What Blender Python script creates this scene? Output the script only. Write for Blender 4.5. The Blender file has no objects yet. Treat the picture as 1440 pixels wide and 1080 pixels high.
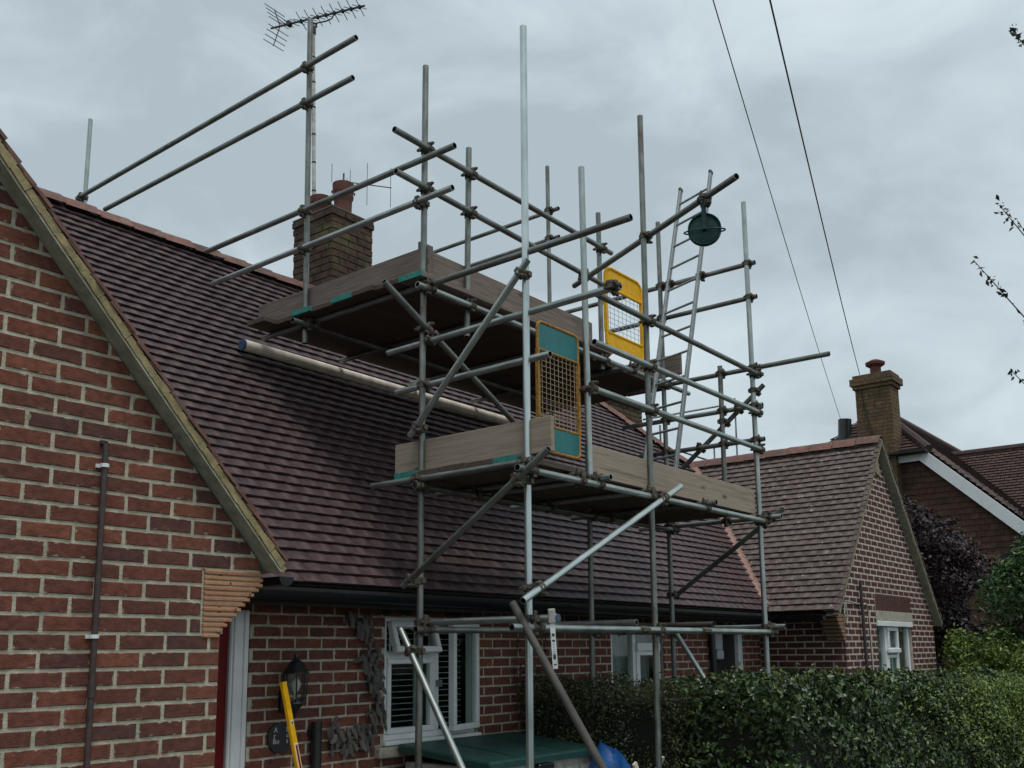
import bpy, math, random
import numpy as np
from mathutils import Vector, Matrix
random.seed(7); rng = np.random.default_rng(7)
R = math.radians
scene = bpy.context.scene

# ------------------------------------------------------------------ camera
F, PX, PY = 1383.89, 720.0, 680.24           # focal length and principal point in pixels of a 1440 x 1080 frame
YAW, PITCH, ROLL = R(38.5769), R(9.72718), R(-.60419)
EYE = Vector((0, 0, 1.7))
_f = Vector((math.cos(YAW)*math.cos(PITCH), math.sin(YAW)*math.cos(PITCH), math.sin(PITCH)))
_r = Vector((math.sin(YAW), -math.cos(YAW), 0)); _u = _r.cross(_f)
RT = _r*math.cos(ROLL) + _u*math.sin(ROLL); UP = _u*math.cos(ROLL) - _r*math.sin(ROLL); FW = _f
cam = bpy.data.cameras.new('camera'); camo = bpy.data.objects.new('camera', cam)
scene.collection.objects.link(camo); scene.camera = camo
cam.sensor_width = 36; cam.lens = 36*F/1440; cam.shift_y = (PY-540)/1440
cam.clip_start = .05; cam.clip_end = 500
camo.matrix_world = Matrix.Translation(EYE) @ Matrix((RT, UP, -FW)).transposed().to_4x4()

def ray(x, y): return RT*((x-PX)/F) - UP*((y-PY)/F) + FW
def at(x, y, ax, v):
    "the point of the vertical or level plane (axis ax = v) that a place in the survey photograph shows"
    d = ray(x, y); return EYE + d*((v-EYE[ax])/d[ax])
def px(P):
    d = Vector(P)-EYE; w = d.dot(FW)
    if w < .1: return None
    return (PX+F*d.dot(RT)/w, PY-F*d.dot(UP)/w)

# ------------------------------------------------------------------ world and sun
scene.view_settings.view_transform = 'Standard'; scene.view_settings.look = 'None'
scene.view_settings.exposure = 0.12; scene.view_settings.gamma = 1
w = bpy.data.worlds.new('World'); scene.world = w; w.use_nodes = True
nt = w.node_tree; nt.nodes.clear(); N = nt.nodes.new; Lk = nt.links.new
out = N('ShaderNodeOutputWorld'); sky = N('ShaderNodeTexSky'); sky.sky_type = 'NISHITA'; sky.sun_disc = False
SUN_EL, SUN_AZ = R(66), R(205)
sky.sun_elevation = SUN_EL; sky.sun_rotation = SUN_AZ; sky.air_density = 1.5; sky.dust_density = 2
b1 = N('ShaderNodeBackground'); b1.inputs[1].default_value = .08; Lk(sky.outputs[0], b1.inputs[0])
tc = N('ShaderNodeTexCoord'); mp = N('ShaderNodeMapping'); mp.inputs['Scale'].default_value = (1, 1, 1.7)
mp.inputs['Location'].default_value = (.35, .2, .1)
Lk(tc.outputs['Generated'], mp.inputs[0])
n1 = N('ShaderNodeTexNoise'); n1.inputs['Scale'].default_value = 1.9; n1.inputs['Detail'].default_value = 6; n1.inputs['Roughness'].default_value = .5; n1.inputs['Distortion'].default_value = .35
Lk(mp.outputs[0], n1.inputs[0])
cr = N('ShaderNodeValToRGB'); Lk(n1.outputs[0], cr.inputs[0])
n1b = N('ShaderNodeTexNoise'); n1b.inputs['Scale'].default_value = 5.5; n1b.inputs['Detail'].default_value = 7; n1b.inputs['Roughness'].default_value = .55; n1b.inputs['Distortion'].default_value = .6; Lk(mp.outputs[0], n1b.inputs[0])
mxn = N('ShaderNodeMix'); mxn.inputs[0].default_value = .36; Lk(n1.outputs[0], mxn.inputs[2]); Lk(n1b.outputs[0], mxn.inputs[3]); Lk(mxn.outputs[0], cr.inputs[0])
e = cr.color_ramp.elements; e[0].position = .39; e[0].color = (.42, .495, .54, 1); e[1].position = .62; e[1].color = (.70, .79, .835, 1)
m_ = e.new(.5); m_.color = (.555, .645, .695, 1)
b2 = N('ShaderNodeBackground'); b2.inputs[1].default_value = 1.0; Lk(cr.outputs[0], b2.inputs[0])
mx = N('ShaderNodeMixShader'); mx.inputs[0].default_value = .93; Lk(b1.outputs[0], mx.inputs[1]); Lk(b2.outputs[0], mx.inputs[2]); Lk(mx.outputs[0], out.inputs[0])
sl = bpy.data.lights.new('sun', 'SUN'); sl.energy = 1.4; sl.angle = R(16); sl.color = (1, .97, .92)
so = bpy.data.objects.new('sun', sl); scene.collection.objects.link(so)
sd = Vector((math.cos(SUN_EL)*math.sin(SUN_AZ), math.cos(SUN_EL)*math.cos(SUN_AZ), math.sin(SUN_EL)))
so.rotation_euler = (-sd).to_track_quat('-Z', 'Y').to_euler()

# ------------------------------------------------------------------ materials
MATS = {}
def mat(name, cols, rough=.8, metal=0., scale=4., stretch=(1, 1, 1), lo=.75, hi=1.25, bump=.3, bscale=60., bdist=.004, coord='Object',
        rnd=False, spots=None, knots=False, spec=.5, patch=None, edge=None):
    if name in MATS: return MATS[name]
    m = bpy.data.materials.new(name); m.use_nodes = True; t = m.node_tree; nd = t.nodes; lk = t.links.new
    bs = nd['Principled BSDF']; bs.inputs['Roughness'].default_value = rough; bs.inputs['Metallic'].default_value = metal
    bs.inputs['Specular IOR Level'].default_value = spec
    if coord == 'World':
        g = nd.new('ShaderNodeNewGeometry'); c = g.outputs['Position']
    else:
        g = nd.new('ShaderNodeTexCoord'); c = g.outputs['Object']
    mp = nd.new('ShaderNodeMapping'); mp.inputs['Scale'].default_value = stretch; lk(c, mp.inputs[0])
    oi = nd.new('ShaderNodeObjectInfo')
    if coord != 'World':
        cb = nd.new('ShaderNodeCombineXYZ'); mu = nd.new('ShaderNodeMath'); mu.operation = 'MULTIPLY'; mu.inputs[1].default_value = 37.
        lk(oi.outputs['Random'], mu.inputs[0]); lk(mu.outputs[0], cb.inputs[0]); lk(mu.outputs[0], cb.inputs[1]); lk(cb.outputs[0], mp.inputs['Location'])
    no = nd.new('ShaderNodeTexNoise'); no.inputs['Scale'].default_value = scale; no.inputs['Detail'].default_value = 7; no.inputs['Roughness'].default_value = .62
    lk(mp.outputs[0], no.inputs[0])
    ra = nd.new('ShaderNodeValToRGB')
    el = ra.color_ramp.elements
    for i, cc in enumerate(cols):
        p = (i+.5)/len(cols) if rnd else .28+.44*i/max(1, len(cols)-1)
        if i == 0: x = el[0]; x.position = p
        elif i == 1: x = el[1]; x.position = p
        else: x = el.new(p)
        x.color = (*cc, 1)
    if len(cols) == 1: el[1].color = (*cols[0], 1)
    if rnd:
        a = nd.new('ShaderNodeAttribute'); a.attribute_name = 'rnd'
        ad = nd.new('ShaderNodeMath'); ad.operation = 'ADD'; lk(a.outputs['Fac'], ad.inputs[0]); lk(oi.outputs['Random'], ad.inputs[1])
        fr = nd.new('ShaderNodeMath'); fr.operation = 'FRACT'; lk(ad.outputs[0], fr.inputs[0]); lk(fr.outputs[0], ra.inputs[0])
    else: lk(no.outputs[0], ra.inputs[0])
    mr = nd.new('ShaderNodeMapRange'); mr.inputs[1].default_value = .3; mr.inputs[2].default_value = .7; mr.inputs[3].default_value = lo; mr.inputs[4].default_value = hi
    n2 = nd.new('ShaderNodeTexNoise'); n2.inputs['Scale'].default_value = scale*3.3; n2.inputs['Detail'].default_value = 6; lk(mp.outputs[0], n2.inputs[0]); lk(n2.outputs[0], mr.inputs[0])
    mm = nd.new('ShaderNodeMix'); mm.data_type = 'RGBA'; mm.blend_type = 'MULTIPLY'; mm.inputs[0].default_value = 1
    lk(ra.outputs[0], mm.inputs[6]); lk(mr.outputs[0], mm.inputs[7]); col = mm.outputs[2]
    def layer(col, c3, sc, a0, a1, amt, src=None, vec=None):
        if src is None:
            n3 = nd.new('ShaderNodeTexNoise'); n3.inputs['Scale'].default_value = sc; n3.inputs['Detail'].default_value = 5; n3.inputs['Roughness'].default_value = .7
            lk(vec or mp.outputs[0], n3.inputs[0]); src = n3.outputs[0]
        r3 = nd.new('ShaderNodeMapRange'); r3.inputs[1].default_value = a0; r3.inputs[2].default_value = a1; r3.inputs[4].default_value = amt; lk(src, r3.inputs[0])
        m3 = nd.new('ShaderNodeMix'); m3.data_type = 'RGBA'; lk(r3.outputs[0], m3.inputs[0]); lk(col, m3.inputs[6]); m3.inputs[7].default_value = (*c3, 1)
        return m3.outputs[2]
    for s in (spots or []): col = layer(col, *s)
    if knots:
        m7 = nd.new('ShaderNodeMapping'); m7.inputs['Scale'].default_value = (2.1, 5.5, 5.5); lk(c, m7.inputs[0]); lk(cb.outputs[0], m7.inputs['Location'])
        v7 = nd.new('ShaderNodeTexVoronoi'); v7.inputs['Scale'].default_value = 1; lk(m7.outputs[0], v7.inputs[0])
        s7 = nd.new('ShaderNodeMath'); s7.operation = 'SUBTRACT'; s7.inputs[0].default_value = 1; lk(v7.outputs['Distance'], s7.inputs[1])
        col = layer(col, (.09, .05, .03), 0, .87, .95, .85, src=s7.outputs[0])
    if edge:                                     # mortar smeared over the arrises
        uv = nd.new('ShaderNodeUVMap'); sp = nd.new('ShaderNodeSeparateXYZ'); lk(uv.outputs[0], sp.inputs[0])
        pu_ = nd.new('ShaderNodeMath'); pu_.operation = 'PINGPONG'; pu_.inputs[1].default_value = .5; lk(sp.outputs[0], pu_.inputs[0])
        m3 = nd.new('ShaderNodeMath'); m3.operation = 'MULTIPLY'; m3.inputs[1].default_value = 3.3; lk(pu_.outputs[0], m3.inputs[0])
        pv_ = nd.new('ShaderNodeMath'); pv_.operation = 'PINGPONG'; pv_.inputs[1].default_value = .5; lk(sp.outputs[1], pv_.inputs[0])
        mn = nd.new('ShaderNodeMath'); mn.operation = 'MINIMUM'; lk(m3.outputs[0], mn.inputs[0]); lk(pv_.outputs[0], mn.inputs[1])
        n6 = nd.new('ShaderNodeTexNoise'); n6.inputs['Scale'].default_value = 26; n6.inputs['Detail'].default_value = 4; lk(mp.outputs[0], n6.inputs[0])
        s6 = nd.new('ShaderNodeMath'); s6.operation = 'SUBTRACT'; lk(n6.outputs[0], s6.inputs[0]); lk(mn.outputs[0], s6.inputs[1])
        col = layer(col, edge, 0, .52, .60, .6, src=s6.outputs[0])
    if patch:                                    # paler slanting band up the middle of each tile, broken by noise
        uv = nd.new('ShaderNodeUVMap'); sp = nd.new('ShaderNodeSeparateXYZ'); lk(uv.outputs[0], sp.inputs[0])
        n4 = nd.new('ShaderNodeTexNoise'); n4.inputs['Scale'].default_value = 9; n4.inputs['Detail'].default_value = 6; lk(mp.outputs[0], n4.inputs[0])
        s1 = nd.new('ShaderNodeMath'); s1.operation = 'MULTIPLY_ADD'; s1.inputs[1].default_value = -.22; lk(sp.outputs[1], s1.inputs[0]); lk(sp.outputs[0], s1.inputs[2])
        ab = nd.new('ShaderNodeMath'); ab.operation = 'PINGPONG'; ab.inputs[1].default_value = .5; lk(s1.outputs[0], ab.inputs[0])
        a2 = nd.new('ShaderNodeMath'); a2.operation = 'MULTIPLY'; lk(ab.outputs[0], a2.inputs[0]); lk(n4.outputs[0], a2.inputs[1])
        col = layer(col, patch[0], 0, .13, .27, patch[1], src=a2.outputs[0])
    lk(col, bs.inputs['Base Color'])
    if bump:
        n5 = nd.new('ShaderNodeTexNoise'); n5.inputs['Scale'].default_value = bscale; n5.inputs['Detail'].default_value = 5; lk(mp.outputs[0], n5.inputs[0])
        bp = nd.new('ShaderNodeBump'); bp.inputs['Strength'].default_value = bump; bp.inputs['Distance'].default_value = bdist
        lk(n5.outputs[0], bp.inputs['Height']); lk(bp.outputs[0], bs.inputs['Normal'])
    rr = nd.new('ShaderNodeMapRange'); rr.inputs[3].default_value = max(0, rough-.12); rr.inputs[4].default_value = min(1, rough+.12); lk(n2.outputs[0], rr.inputs[0]); lk(rr.outputs[0], bs.inputs['Roughness'])
    MATS[name] = m; return m

M_brick = mat('brick_red', [(.148, .056, .040), (.17, .063, .044), (.130, .050, .038), (.195, .071, .046), (.152, .057, .040), (.118, .047, .038), (.162, .061, .043), (.14, .053, .040), (.098, .046, .040), (.15, .057, .041), (.215, .080, .049), (.142, .054, .040), (.158, .058, .041), (.130, .051, .039)],
              rough=.9, scale=9, lo=.70, hi=1.25, bump=.75, bscale=130, bdist=.004, coord='World', rnd=True, stretch=(1, 1, 1.3), spec=.2, edge=(.40, .375, .30),
              spots=[((.26, .22, .19), 42, .66, .76, .55), ((.06, .03, .028), 7, .56, .74, .55), ((.065, .038, .032), 1.3, .5, .68, .3), ((.24, .085, .055), 18, .62, .76, .35)])
M_mortar = mat('mortar', [(.33, .30, .225), (.50, .465, .36), (.41, .375, .29)], rough=.95, scale=7, lo=.75, hi=1.15, bump=.9, bscale=150, bdist=.006, coord='World', spec=.15,
               spots=[((.13, .125, .09), 3.2, .58, .78, .6)])
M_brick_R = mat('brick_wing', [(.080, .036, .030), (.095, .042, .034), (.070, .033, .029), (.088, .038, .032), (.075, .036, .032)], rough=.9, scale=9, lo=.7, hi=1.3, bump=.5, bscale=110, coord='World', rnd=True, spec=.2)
M_mortar_R = mat('mortar_pale', [(.44, .37, .31), (.56, .48, .41)], rough=.95, scale=5, lo=.8, hi=1.15, bump=.6, bscale=120, coord='World', spec=.15)
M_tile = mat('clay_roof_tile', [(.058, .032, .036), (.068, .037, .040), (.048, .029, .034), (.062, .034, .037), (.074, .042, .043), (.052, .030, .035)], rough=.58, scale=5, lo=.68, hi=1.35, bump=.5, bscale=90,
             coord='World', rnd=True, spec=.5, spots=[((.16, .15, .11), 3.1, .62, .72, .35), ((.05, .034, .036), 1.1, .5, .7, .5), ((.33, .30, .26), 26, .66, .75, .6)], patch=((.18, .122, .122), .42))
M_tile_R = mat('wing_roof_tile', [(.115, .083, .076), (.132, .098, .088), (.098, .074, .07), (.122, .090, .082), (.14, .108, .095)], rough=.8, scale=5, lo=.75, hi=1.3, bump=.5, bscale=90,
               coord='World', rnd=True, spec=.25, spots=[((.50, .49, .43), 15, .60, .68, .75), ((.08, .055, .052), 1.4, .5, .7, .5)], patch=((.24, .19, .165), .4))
M_ridge = mat('terracotta_ridge', [(.155, .068, .052), (.19, .086, .066), (.13, .060, .048), (.175, .080, .063)], rough=.8, scale=6, lo=.7, hi=1.25, bump=.4, bscale=60, rnd=True, coord='World',
              spots=[((.26, .22, .18), 9, .55, .72, .55), ((.06, .05, .042), 4, .52, .70, .7)])
M_felt = mat('dark_underlay', [(.02, .017, .017), (.03, .026, .025)], rough=.95)
M_chbrick = mat('sooty_brick', [(.068, .044, .034), (.088, .056, .043), (.055, .040, .032), (.08, .049, .037)], rough=.95, scale=6, lo=.6, hi=1.35, bump=.7, bscale=90, rnd=True, coord='World', spec=.15,
                spots=[((.13, .125, .065), 2.2, .48, .62, .6), ((.04, .033, .03), 5, .55, .7, .6)])
M_chmort = mat('sooty_mortar', [(.085, .075, .06), (.12, .105, .085)], rough=.95, coord='World', spots=[((.09, .09, .05), 2.2, .48, .62, .6)])
M_galv = mat('galvanised_tube', [(.28, .315, .30), (.39, .43, .41), (.32, .35, .34)], rough=.42, metal=.85, scale=7, lo=.75, hi=1.15, bump=.15, bscale=80, bdist=.001, stretch=(1, 1, .35), spec=.5, spots=[((.16, .12, .09), 5, .64, .8, .5), ((.5, .52, .52), 14, .66, .74, .4)])
M_galvO = mat('old_galvanised_tube', [(.15, .162, .15), (.235, .25, .232), (.12, .125, .114)], rough=.48, metal=.75, scale=6, lo=.6, hi=1.2, bump=.25, bscale=80, bdist=.001, stretch=(1, 1, .35), spots=[((.15, .075, .045), 6, .55, .75, .65), ((.42, .42, .40), 12, .63, .70, .55)])
M_galvN = mat('bright_new_tube', [(.44, .50, .49), (.60, .66, .65)], rough=.33, metal=.85, scale=5, lo=.8, hi=1.1, bump=.1, bdist=.001, stretch=(1, 1, .3), spots=[((.3, .31, .3), 9, .6, .78, .5)])
M_rustT = mat('brown_weathered_tube', [(.075, .068, .062), (.12, .108, .098)], rough=.7, metal=.3, scale=6, lo=.7, hi=1.2, bump=.3, bdist=.001, stretch=(1, 1, .4), spots=[((.3, .29, .28), 15, .66, .74, .4)])
M_coup = mat('coupler_steel', [(.07, .062, .05), (.13, .11, .085), (.09, .088, .075)], rough=.62, metal=.5, scale=20, lo=.5, hi=1.3, bump=.4, bdist=.002)
M_dark = mat('tube_inside', [(.01, .01, .01)], rough=.9)
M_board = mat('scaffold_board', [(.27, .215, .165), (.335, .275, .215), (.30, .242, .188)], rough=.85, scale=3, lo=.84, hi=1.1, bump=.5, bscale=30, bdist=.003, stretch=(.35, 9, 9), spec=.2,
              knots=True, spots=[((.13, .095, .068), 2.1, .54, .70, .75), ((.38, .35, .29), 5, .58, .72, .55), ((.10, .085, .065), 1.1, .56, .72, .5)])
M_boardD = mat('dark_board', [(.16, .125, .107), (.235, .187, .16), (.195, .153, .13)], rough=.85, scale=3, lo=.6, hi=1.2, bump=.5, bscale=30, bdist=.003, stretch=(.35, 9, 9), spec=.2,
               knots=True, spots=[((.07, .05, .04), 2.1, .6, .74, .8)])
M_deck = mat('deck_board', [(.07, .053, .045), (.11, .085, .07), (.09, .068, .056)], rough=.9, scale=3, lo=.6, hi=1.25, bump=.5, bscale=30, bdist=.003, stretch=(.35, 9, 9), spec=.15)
M_green = mat('green_paint', [(.02, .19, .16), (.03, .25, .21)], rough=.7, scale=18, lo=.6, hi=1.2, spots=[((.16, .13, .10), 22, .6, .68, .8)])
M_white = mat('white_upvc', [(.70, .72, .72), (.76, .78, .78)], rough=.35, scale=2, lo=.9, hi=1.05, bump=0, spots=[((.4, .39, .34), 6, .62, .8, .35)])
M_red = mat('red_door_paint', [(.12, .002, .003), (.15, .002, .003)], rough=.5, spec=.2, scale=2, lo=.85, hi=1.1, bump=.1)
M_black = mat('black_plastic', [(.012, .013, .014), (.02, .021, .022)], rough=.35, scale=5, bump=.05)
M_gutter = mat('black_gutter', [(.006, .007, .009), (.011, .013, .016)], rough=.38, scale=8, bump=.05, spec=.3)
M_brownpipe = mat('brown_conduit', [(.045, .028, .027), (.06, .038, .035)], rough=.5, scale=9, bump=.1)
M_soffit = mat('dark_soffit', [(.014, .013, .012), (.022, .02, .018)], rough=.9)
M_under = mat('verge_undercloak', [(.22, .225, .17), (.32, .325, .25), (.26, .26, .20)], rough=.9, scale=6, bump=.4, coord='World', spots=[((.045, .042, .032), 5, .6, .75, .6)])
M_vmort = mat('verge_mortar', [(.21, .165, .08), (.31, .25, .13), (.25, .20, .10)], rough=.95, scale=5, lo=.65, hi=1.25, bump=.8, bscale=70, coord='World', spots=[((.11, .10, .04), 6, .55, .7, .7), ((.30, .29, .07), 11, .64, .72, .6)])
M_corbel = mat('orange_corbel_tile', [(.36, .18, .098), (.43, .225, .125), (.32, .155, .085)], rough=.9, scale=12, lo=.8, hi=1.12, bump=.6, coord='World', rnd=True)
M_stone = mat('stone_sill', [(.30, .285, .225), (.38, .36, .29)], rough=.85, scale=8, bump=.4, spots=[((.13, .13, .10), 5, .56, .72, .6)])
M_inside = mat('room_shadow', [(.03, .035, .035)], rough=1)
M_blind = mat('blind_slat', [(.42, .46, .46)], rough=.6, bump=0)
M_curt = mat('net_curtain', [(.20, .25, .24), (.28, .33, .32)], rough=.9, scale=3, stretch=(14, 14, .4), bump=0)
M_yellow = mat('yellow_paint', [(.78, .40, .003), (.86, .46, .004)], rough=.5, spec=.25, scale=6, lo=.85, hi=1.1, bump=.1, spots=[((.20, .12, .03), 24, .68, .74, .8)])
M_rusty = mat('rusty_orange_paint', [(.36, .175, .03), (.44, .23, .045), (.20, .085, .03)], rough=.8, scale=22, lo=.6, hi=1.2, bump=.5, spots=[((.13, .055, .03), 26, .56, .64, .9)])
M_teal = mat('teal_panel_paint', [(.008, .14, .145), (.012, .17, .175)], rough=.5, scale=9, lo=.8, hi=1.15, bump=.1, spots=[((.05, .06, .05), 30, .7, .76, .6)])
M_wire = mat('gate_mesh_wire', [(.40, .27, .13), (.46, .36, .24)], rough=.7, metal=.2, bump=0)
M_wire2 = mat('gate_mesh_zinc', [(.42, .45, .47)], rough=.5, metal=.3, bump=0)
M_gin = mat('teal_black_gin_paint', [(.003, .030, .032), (.005, .042, .045)], rough=.45, spec=.3, scale=10, lo=.6, hi=1.3, bump=.2)
M_pole = mat('pale_wooden_pole', [(.70, .62, .52), (.80, .73, .63)], rough=.8, scale=4, stretch=(1, 1, .3), lo=.8, hi=1.1, bump=.3)
M_blue = mat('blue_cap', [(.035, .075, .13)], rough=.5)
M_bag = mat('blue_rubble_sack', [(.01, .085, .30), (.015, .12, .38)], rough=.4, scale=6, lo=.7, hi=1.2, bump=.5, bscale=12, bdist=.02)
M_lid = mat('dark_green_lid', [(.012, .06, .052), (.02, .075, .066)], rough=.5, scale=4, lo=.75, hi=1.2, bump=.2, bscale=50)
M_boxw = mat('beige_plastic_box', [(.38, .36, .31), (.44, .42, .37)], rough=.6, scale=5, bump=.1)
M_alu = mat('aluminium', [(.22, .24, .245), (.30, .32, .325)], rough=.45, metal=.45, scale=8, lo=.8, hi=1.1, bump=0)
M_ali2 = mat('aerial_rod', [(.05, .055, .06)], rough=.5, metal=.3, bump=0)
M_pot = mat('clay_pot', [(.10, .036, .028), (.13, .048, .037)], rough=.85, scale=8, bump=.4)
M_lead = mat('lead_flashing', [(.22, .23, .24), (.30, .31, .32)], rough=.6, scale=8, bump=.2)
M_decor = mat('grey_metal_ornament', [(.085, .078, .072), (.13, .12, .11)], rough=.6, metal=.2, scale=14, bump=.3)
M_cable = mat('black_cable', [(.012, .012, .012)], rough=.6, bump=0)
M_wcable = mat('white_cable', [(.45, .42, .38)], rough=.6, bump=0)
M_bark = mat('bark', [(.06, .045, .035), (.10, .075, .055)], rough=.95, scale=9, bump=.8, stretch=(1, 1, .3))
M_leafL = mat('hedge_leaf', [(.020, .044, .014), (.032, .064, .018), (.013, .028, .011), (.045, .082, .022), (.024, .050, .015), (.13, .19, .05), (.028, .056, .017), (.07, .115, .03)], rough=.36, scale=3, lo=.6, hi=1.3, bump=0, rnd=True, coord='World', spec=.5)
M_leafF = mat('fine_hedge_leaf', [(.034, .056, .016), (.056, .084, .022), (.022, .038, .014), (.085, .11, .03), (.08, .062, .03)], rough=.55, scale=3, lo=.6, hi=1.3, bump=0, rnd=True, coord='World')
M_leafB = mat('bright_bush_leaf', [(.095, .165, .022), (.15, .22, .035), (.06, .115, .02), (.20, .26, .05)], rough=.5, scale=3, lo=.6, hi=1.3, bump=0, rnd=True, coord='World')
M_leafG = mat('green_tree_leaf', [(.032, .08, .02), (.052, .115, .028), (.022, .055, .016), (.08, .16, .04)], rough=.45, scale=3, lo=.6, hi=1.3, bump=0, rnd=True, coord='World')
M_leafP = mat('purple_leaf', [(.014, .009, .012), (.024, .011, .014), (.010, .008, .011), (.045, .014, .018)], rough=.5, scale=3, lo=.6, hi=1.3, bump=0, rnd=True, coord='World')
M_leafD = mat('dry_leaf', [(.16, .115, .075), (.10, .07, .05), (.07, .08, .04)], rough=.7, bump=0, rnd=True, coord='World')
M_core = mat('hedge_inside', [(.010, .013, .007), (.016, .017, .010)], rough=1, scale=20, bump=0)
M_ground = mat('garden_ground', [(.03, .042, .018), (.05, .056, .028), (.06, .052, .038)], rough=.95, scale=1.5, bump=.6, bscale=30, bdist=.02, coord='World')
M_path = mat('paving', [(.10, .095, .085), (.14, .135, .12)], rough=.9, scale=3, bump=.3, coord='World')
M_ntile = mat('neighbour_roof_tile', [(.066, .038, .033), (.085, .048, .04), (.055, .034, .032), (.078, .046, .039)], rough=.85, scale=3, lo=.7, hi=1.3, bump=.3, coord='World', rnd=True, spots=[((.25, .23, .19), 9, .64, .72, .6)])
M_hung = mat('hung_wall_tile', [(.072, .040, .028), (.085, .047, .033), (.062, .036, .027), (.093, .051, .036)], rough=.9, scale=3, lo=.75, hi=1.25, bump=.3, coord='World', rnd=True, spec=.2)
M_hung2 = mat('scalloped_wall_tile', [(.15, .085, .055), (.18, .10, .066), (.13, .073, .05)], rough=.9, scale=3, lo=.75, hi=1.25, bump=.3, coord='World', rnd=True, spec=.2)
M_ybrick = mat('yellow_stock_brick', [(.12, .075, .038), (.15, .10, .05), (.095, .06, .034), (.125, .075, .04)], rough=.95, scale=5, lo=.65, hi=1.3, bump=.5, coord='World', rnd=True, spots=[((.07, .055, .035), 2.5, .5, .66, .7)])
M_ymort = mat('old_mortar', [(.22, .20, .15), (.28, .25, .19)], rough=.95, coord='World')
M_label = mat('white_label', [(.72, .74, .74)], rough=.5, bump=0)
M_print = mat('label_print', [(.03, .03, .035)], rough=.6, bump=0)
M_vial = mat('level_window', [(.16, .012, .014)], rough=.25, bump=0)
M_seed = mat('white_letter', [(.55, .55, .55)], rough=.6, bump=0)
def glass(name):
    m = bpy.data.materials.new(name); m.use_nodes = True; t = m.node_tree; nd = t.nodes; lk = t.links.new
    nd.remove(nd['Principled BSDF']); o = nd['Material Output']
    tr = nd.new('ShaderNodeBsdfTransparent'); tr.inputs[0].default_value = (.90, .95, .93, 1)
    gl = nd.new('ShaderNodeBsdfGlossy'); gl.inputs['Roughness'].default_value = .03
    fr = nd.new('ShaderNodeFresnel'); fr.inputs[0].default_value = 1.5
    gm = nd.new('ShaderNodeNewGeometry'); sb_ = nd.new('ShaderNodeMath'); sb_.operation = 'SUBTRACT'; sb_.inputs[0].default_value = 1; lk(gm.outputs['Backfacing'], sb_.inputs[1]); ml = nd.new('ShaderNodeMath'); ml.operation = 'MULTIPLY'; lk(fr.outputs[0], ml.inputs[0]); lk(sb_.outputs[0], ml.inputs[1])
    mx = nd.new('ShaderNodeMixShader'); lk(ml.outputs[0], mx.inputs[0]); lk(tr.outputs[0], mx.inputs[1]); lk(gl.outputs[0], mx.inputs[2]); lk(mx.outputs[0], o.inputs[0])
    return m
M_glass = glass('window_glass')

# ------------------------------------------------------------------ mesh building
def link(name, me, parent=None, matrix=None, **props):
    o = bpy.data.objects.new(name, me); scene.collection.objects.link(o)
    if parent is not None:
        o.parent = parent; o.matrix_parent_inverse = WORLD[parent.name].inverted()
    WORLD[o.name] = matrix.copy() if matrix is not None else Matrix()
    if matrix is not None: o.matrix_basis = matrix
    for k, v in props.items(): o[k] = v
    return o
WORLD = {}
def thing(name, label, cat, loc=(0, 0, 0), group=None):
    o = bpy.data.objects.new(name, None); scene.collection.objects.link(o); o.location = loc; o.empty_display_size = .2
    WORLD[o.name] = Matrix.Translation(loc); o['label'] = label; o['category'] = cat
    if group: o['group'] = group
    return o
def frame(z, x=None, o=(0, 0, 0)):
    z = Vector(z).normalized(); x = Vector(x) if x is not None else (Vector((1, 0, 0)) if abs(z.x) < .9 else Vector((0, 1, 0)))
    y = z.cross(x).normalized(); x = y.cross(z)
    m = Matrix((x, y, z)).transposed().to_4x4(); m.translation = Vector(o); return m
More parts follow.
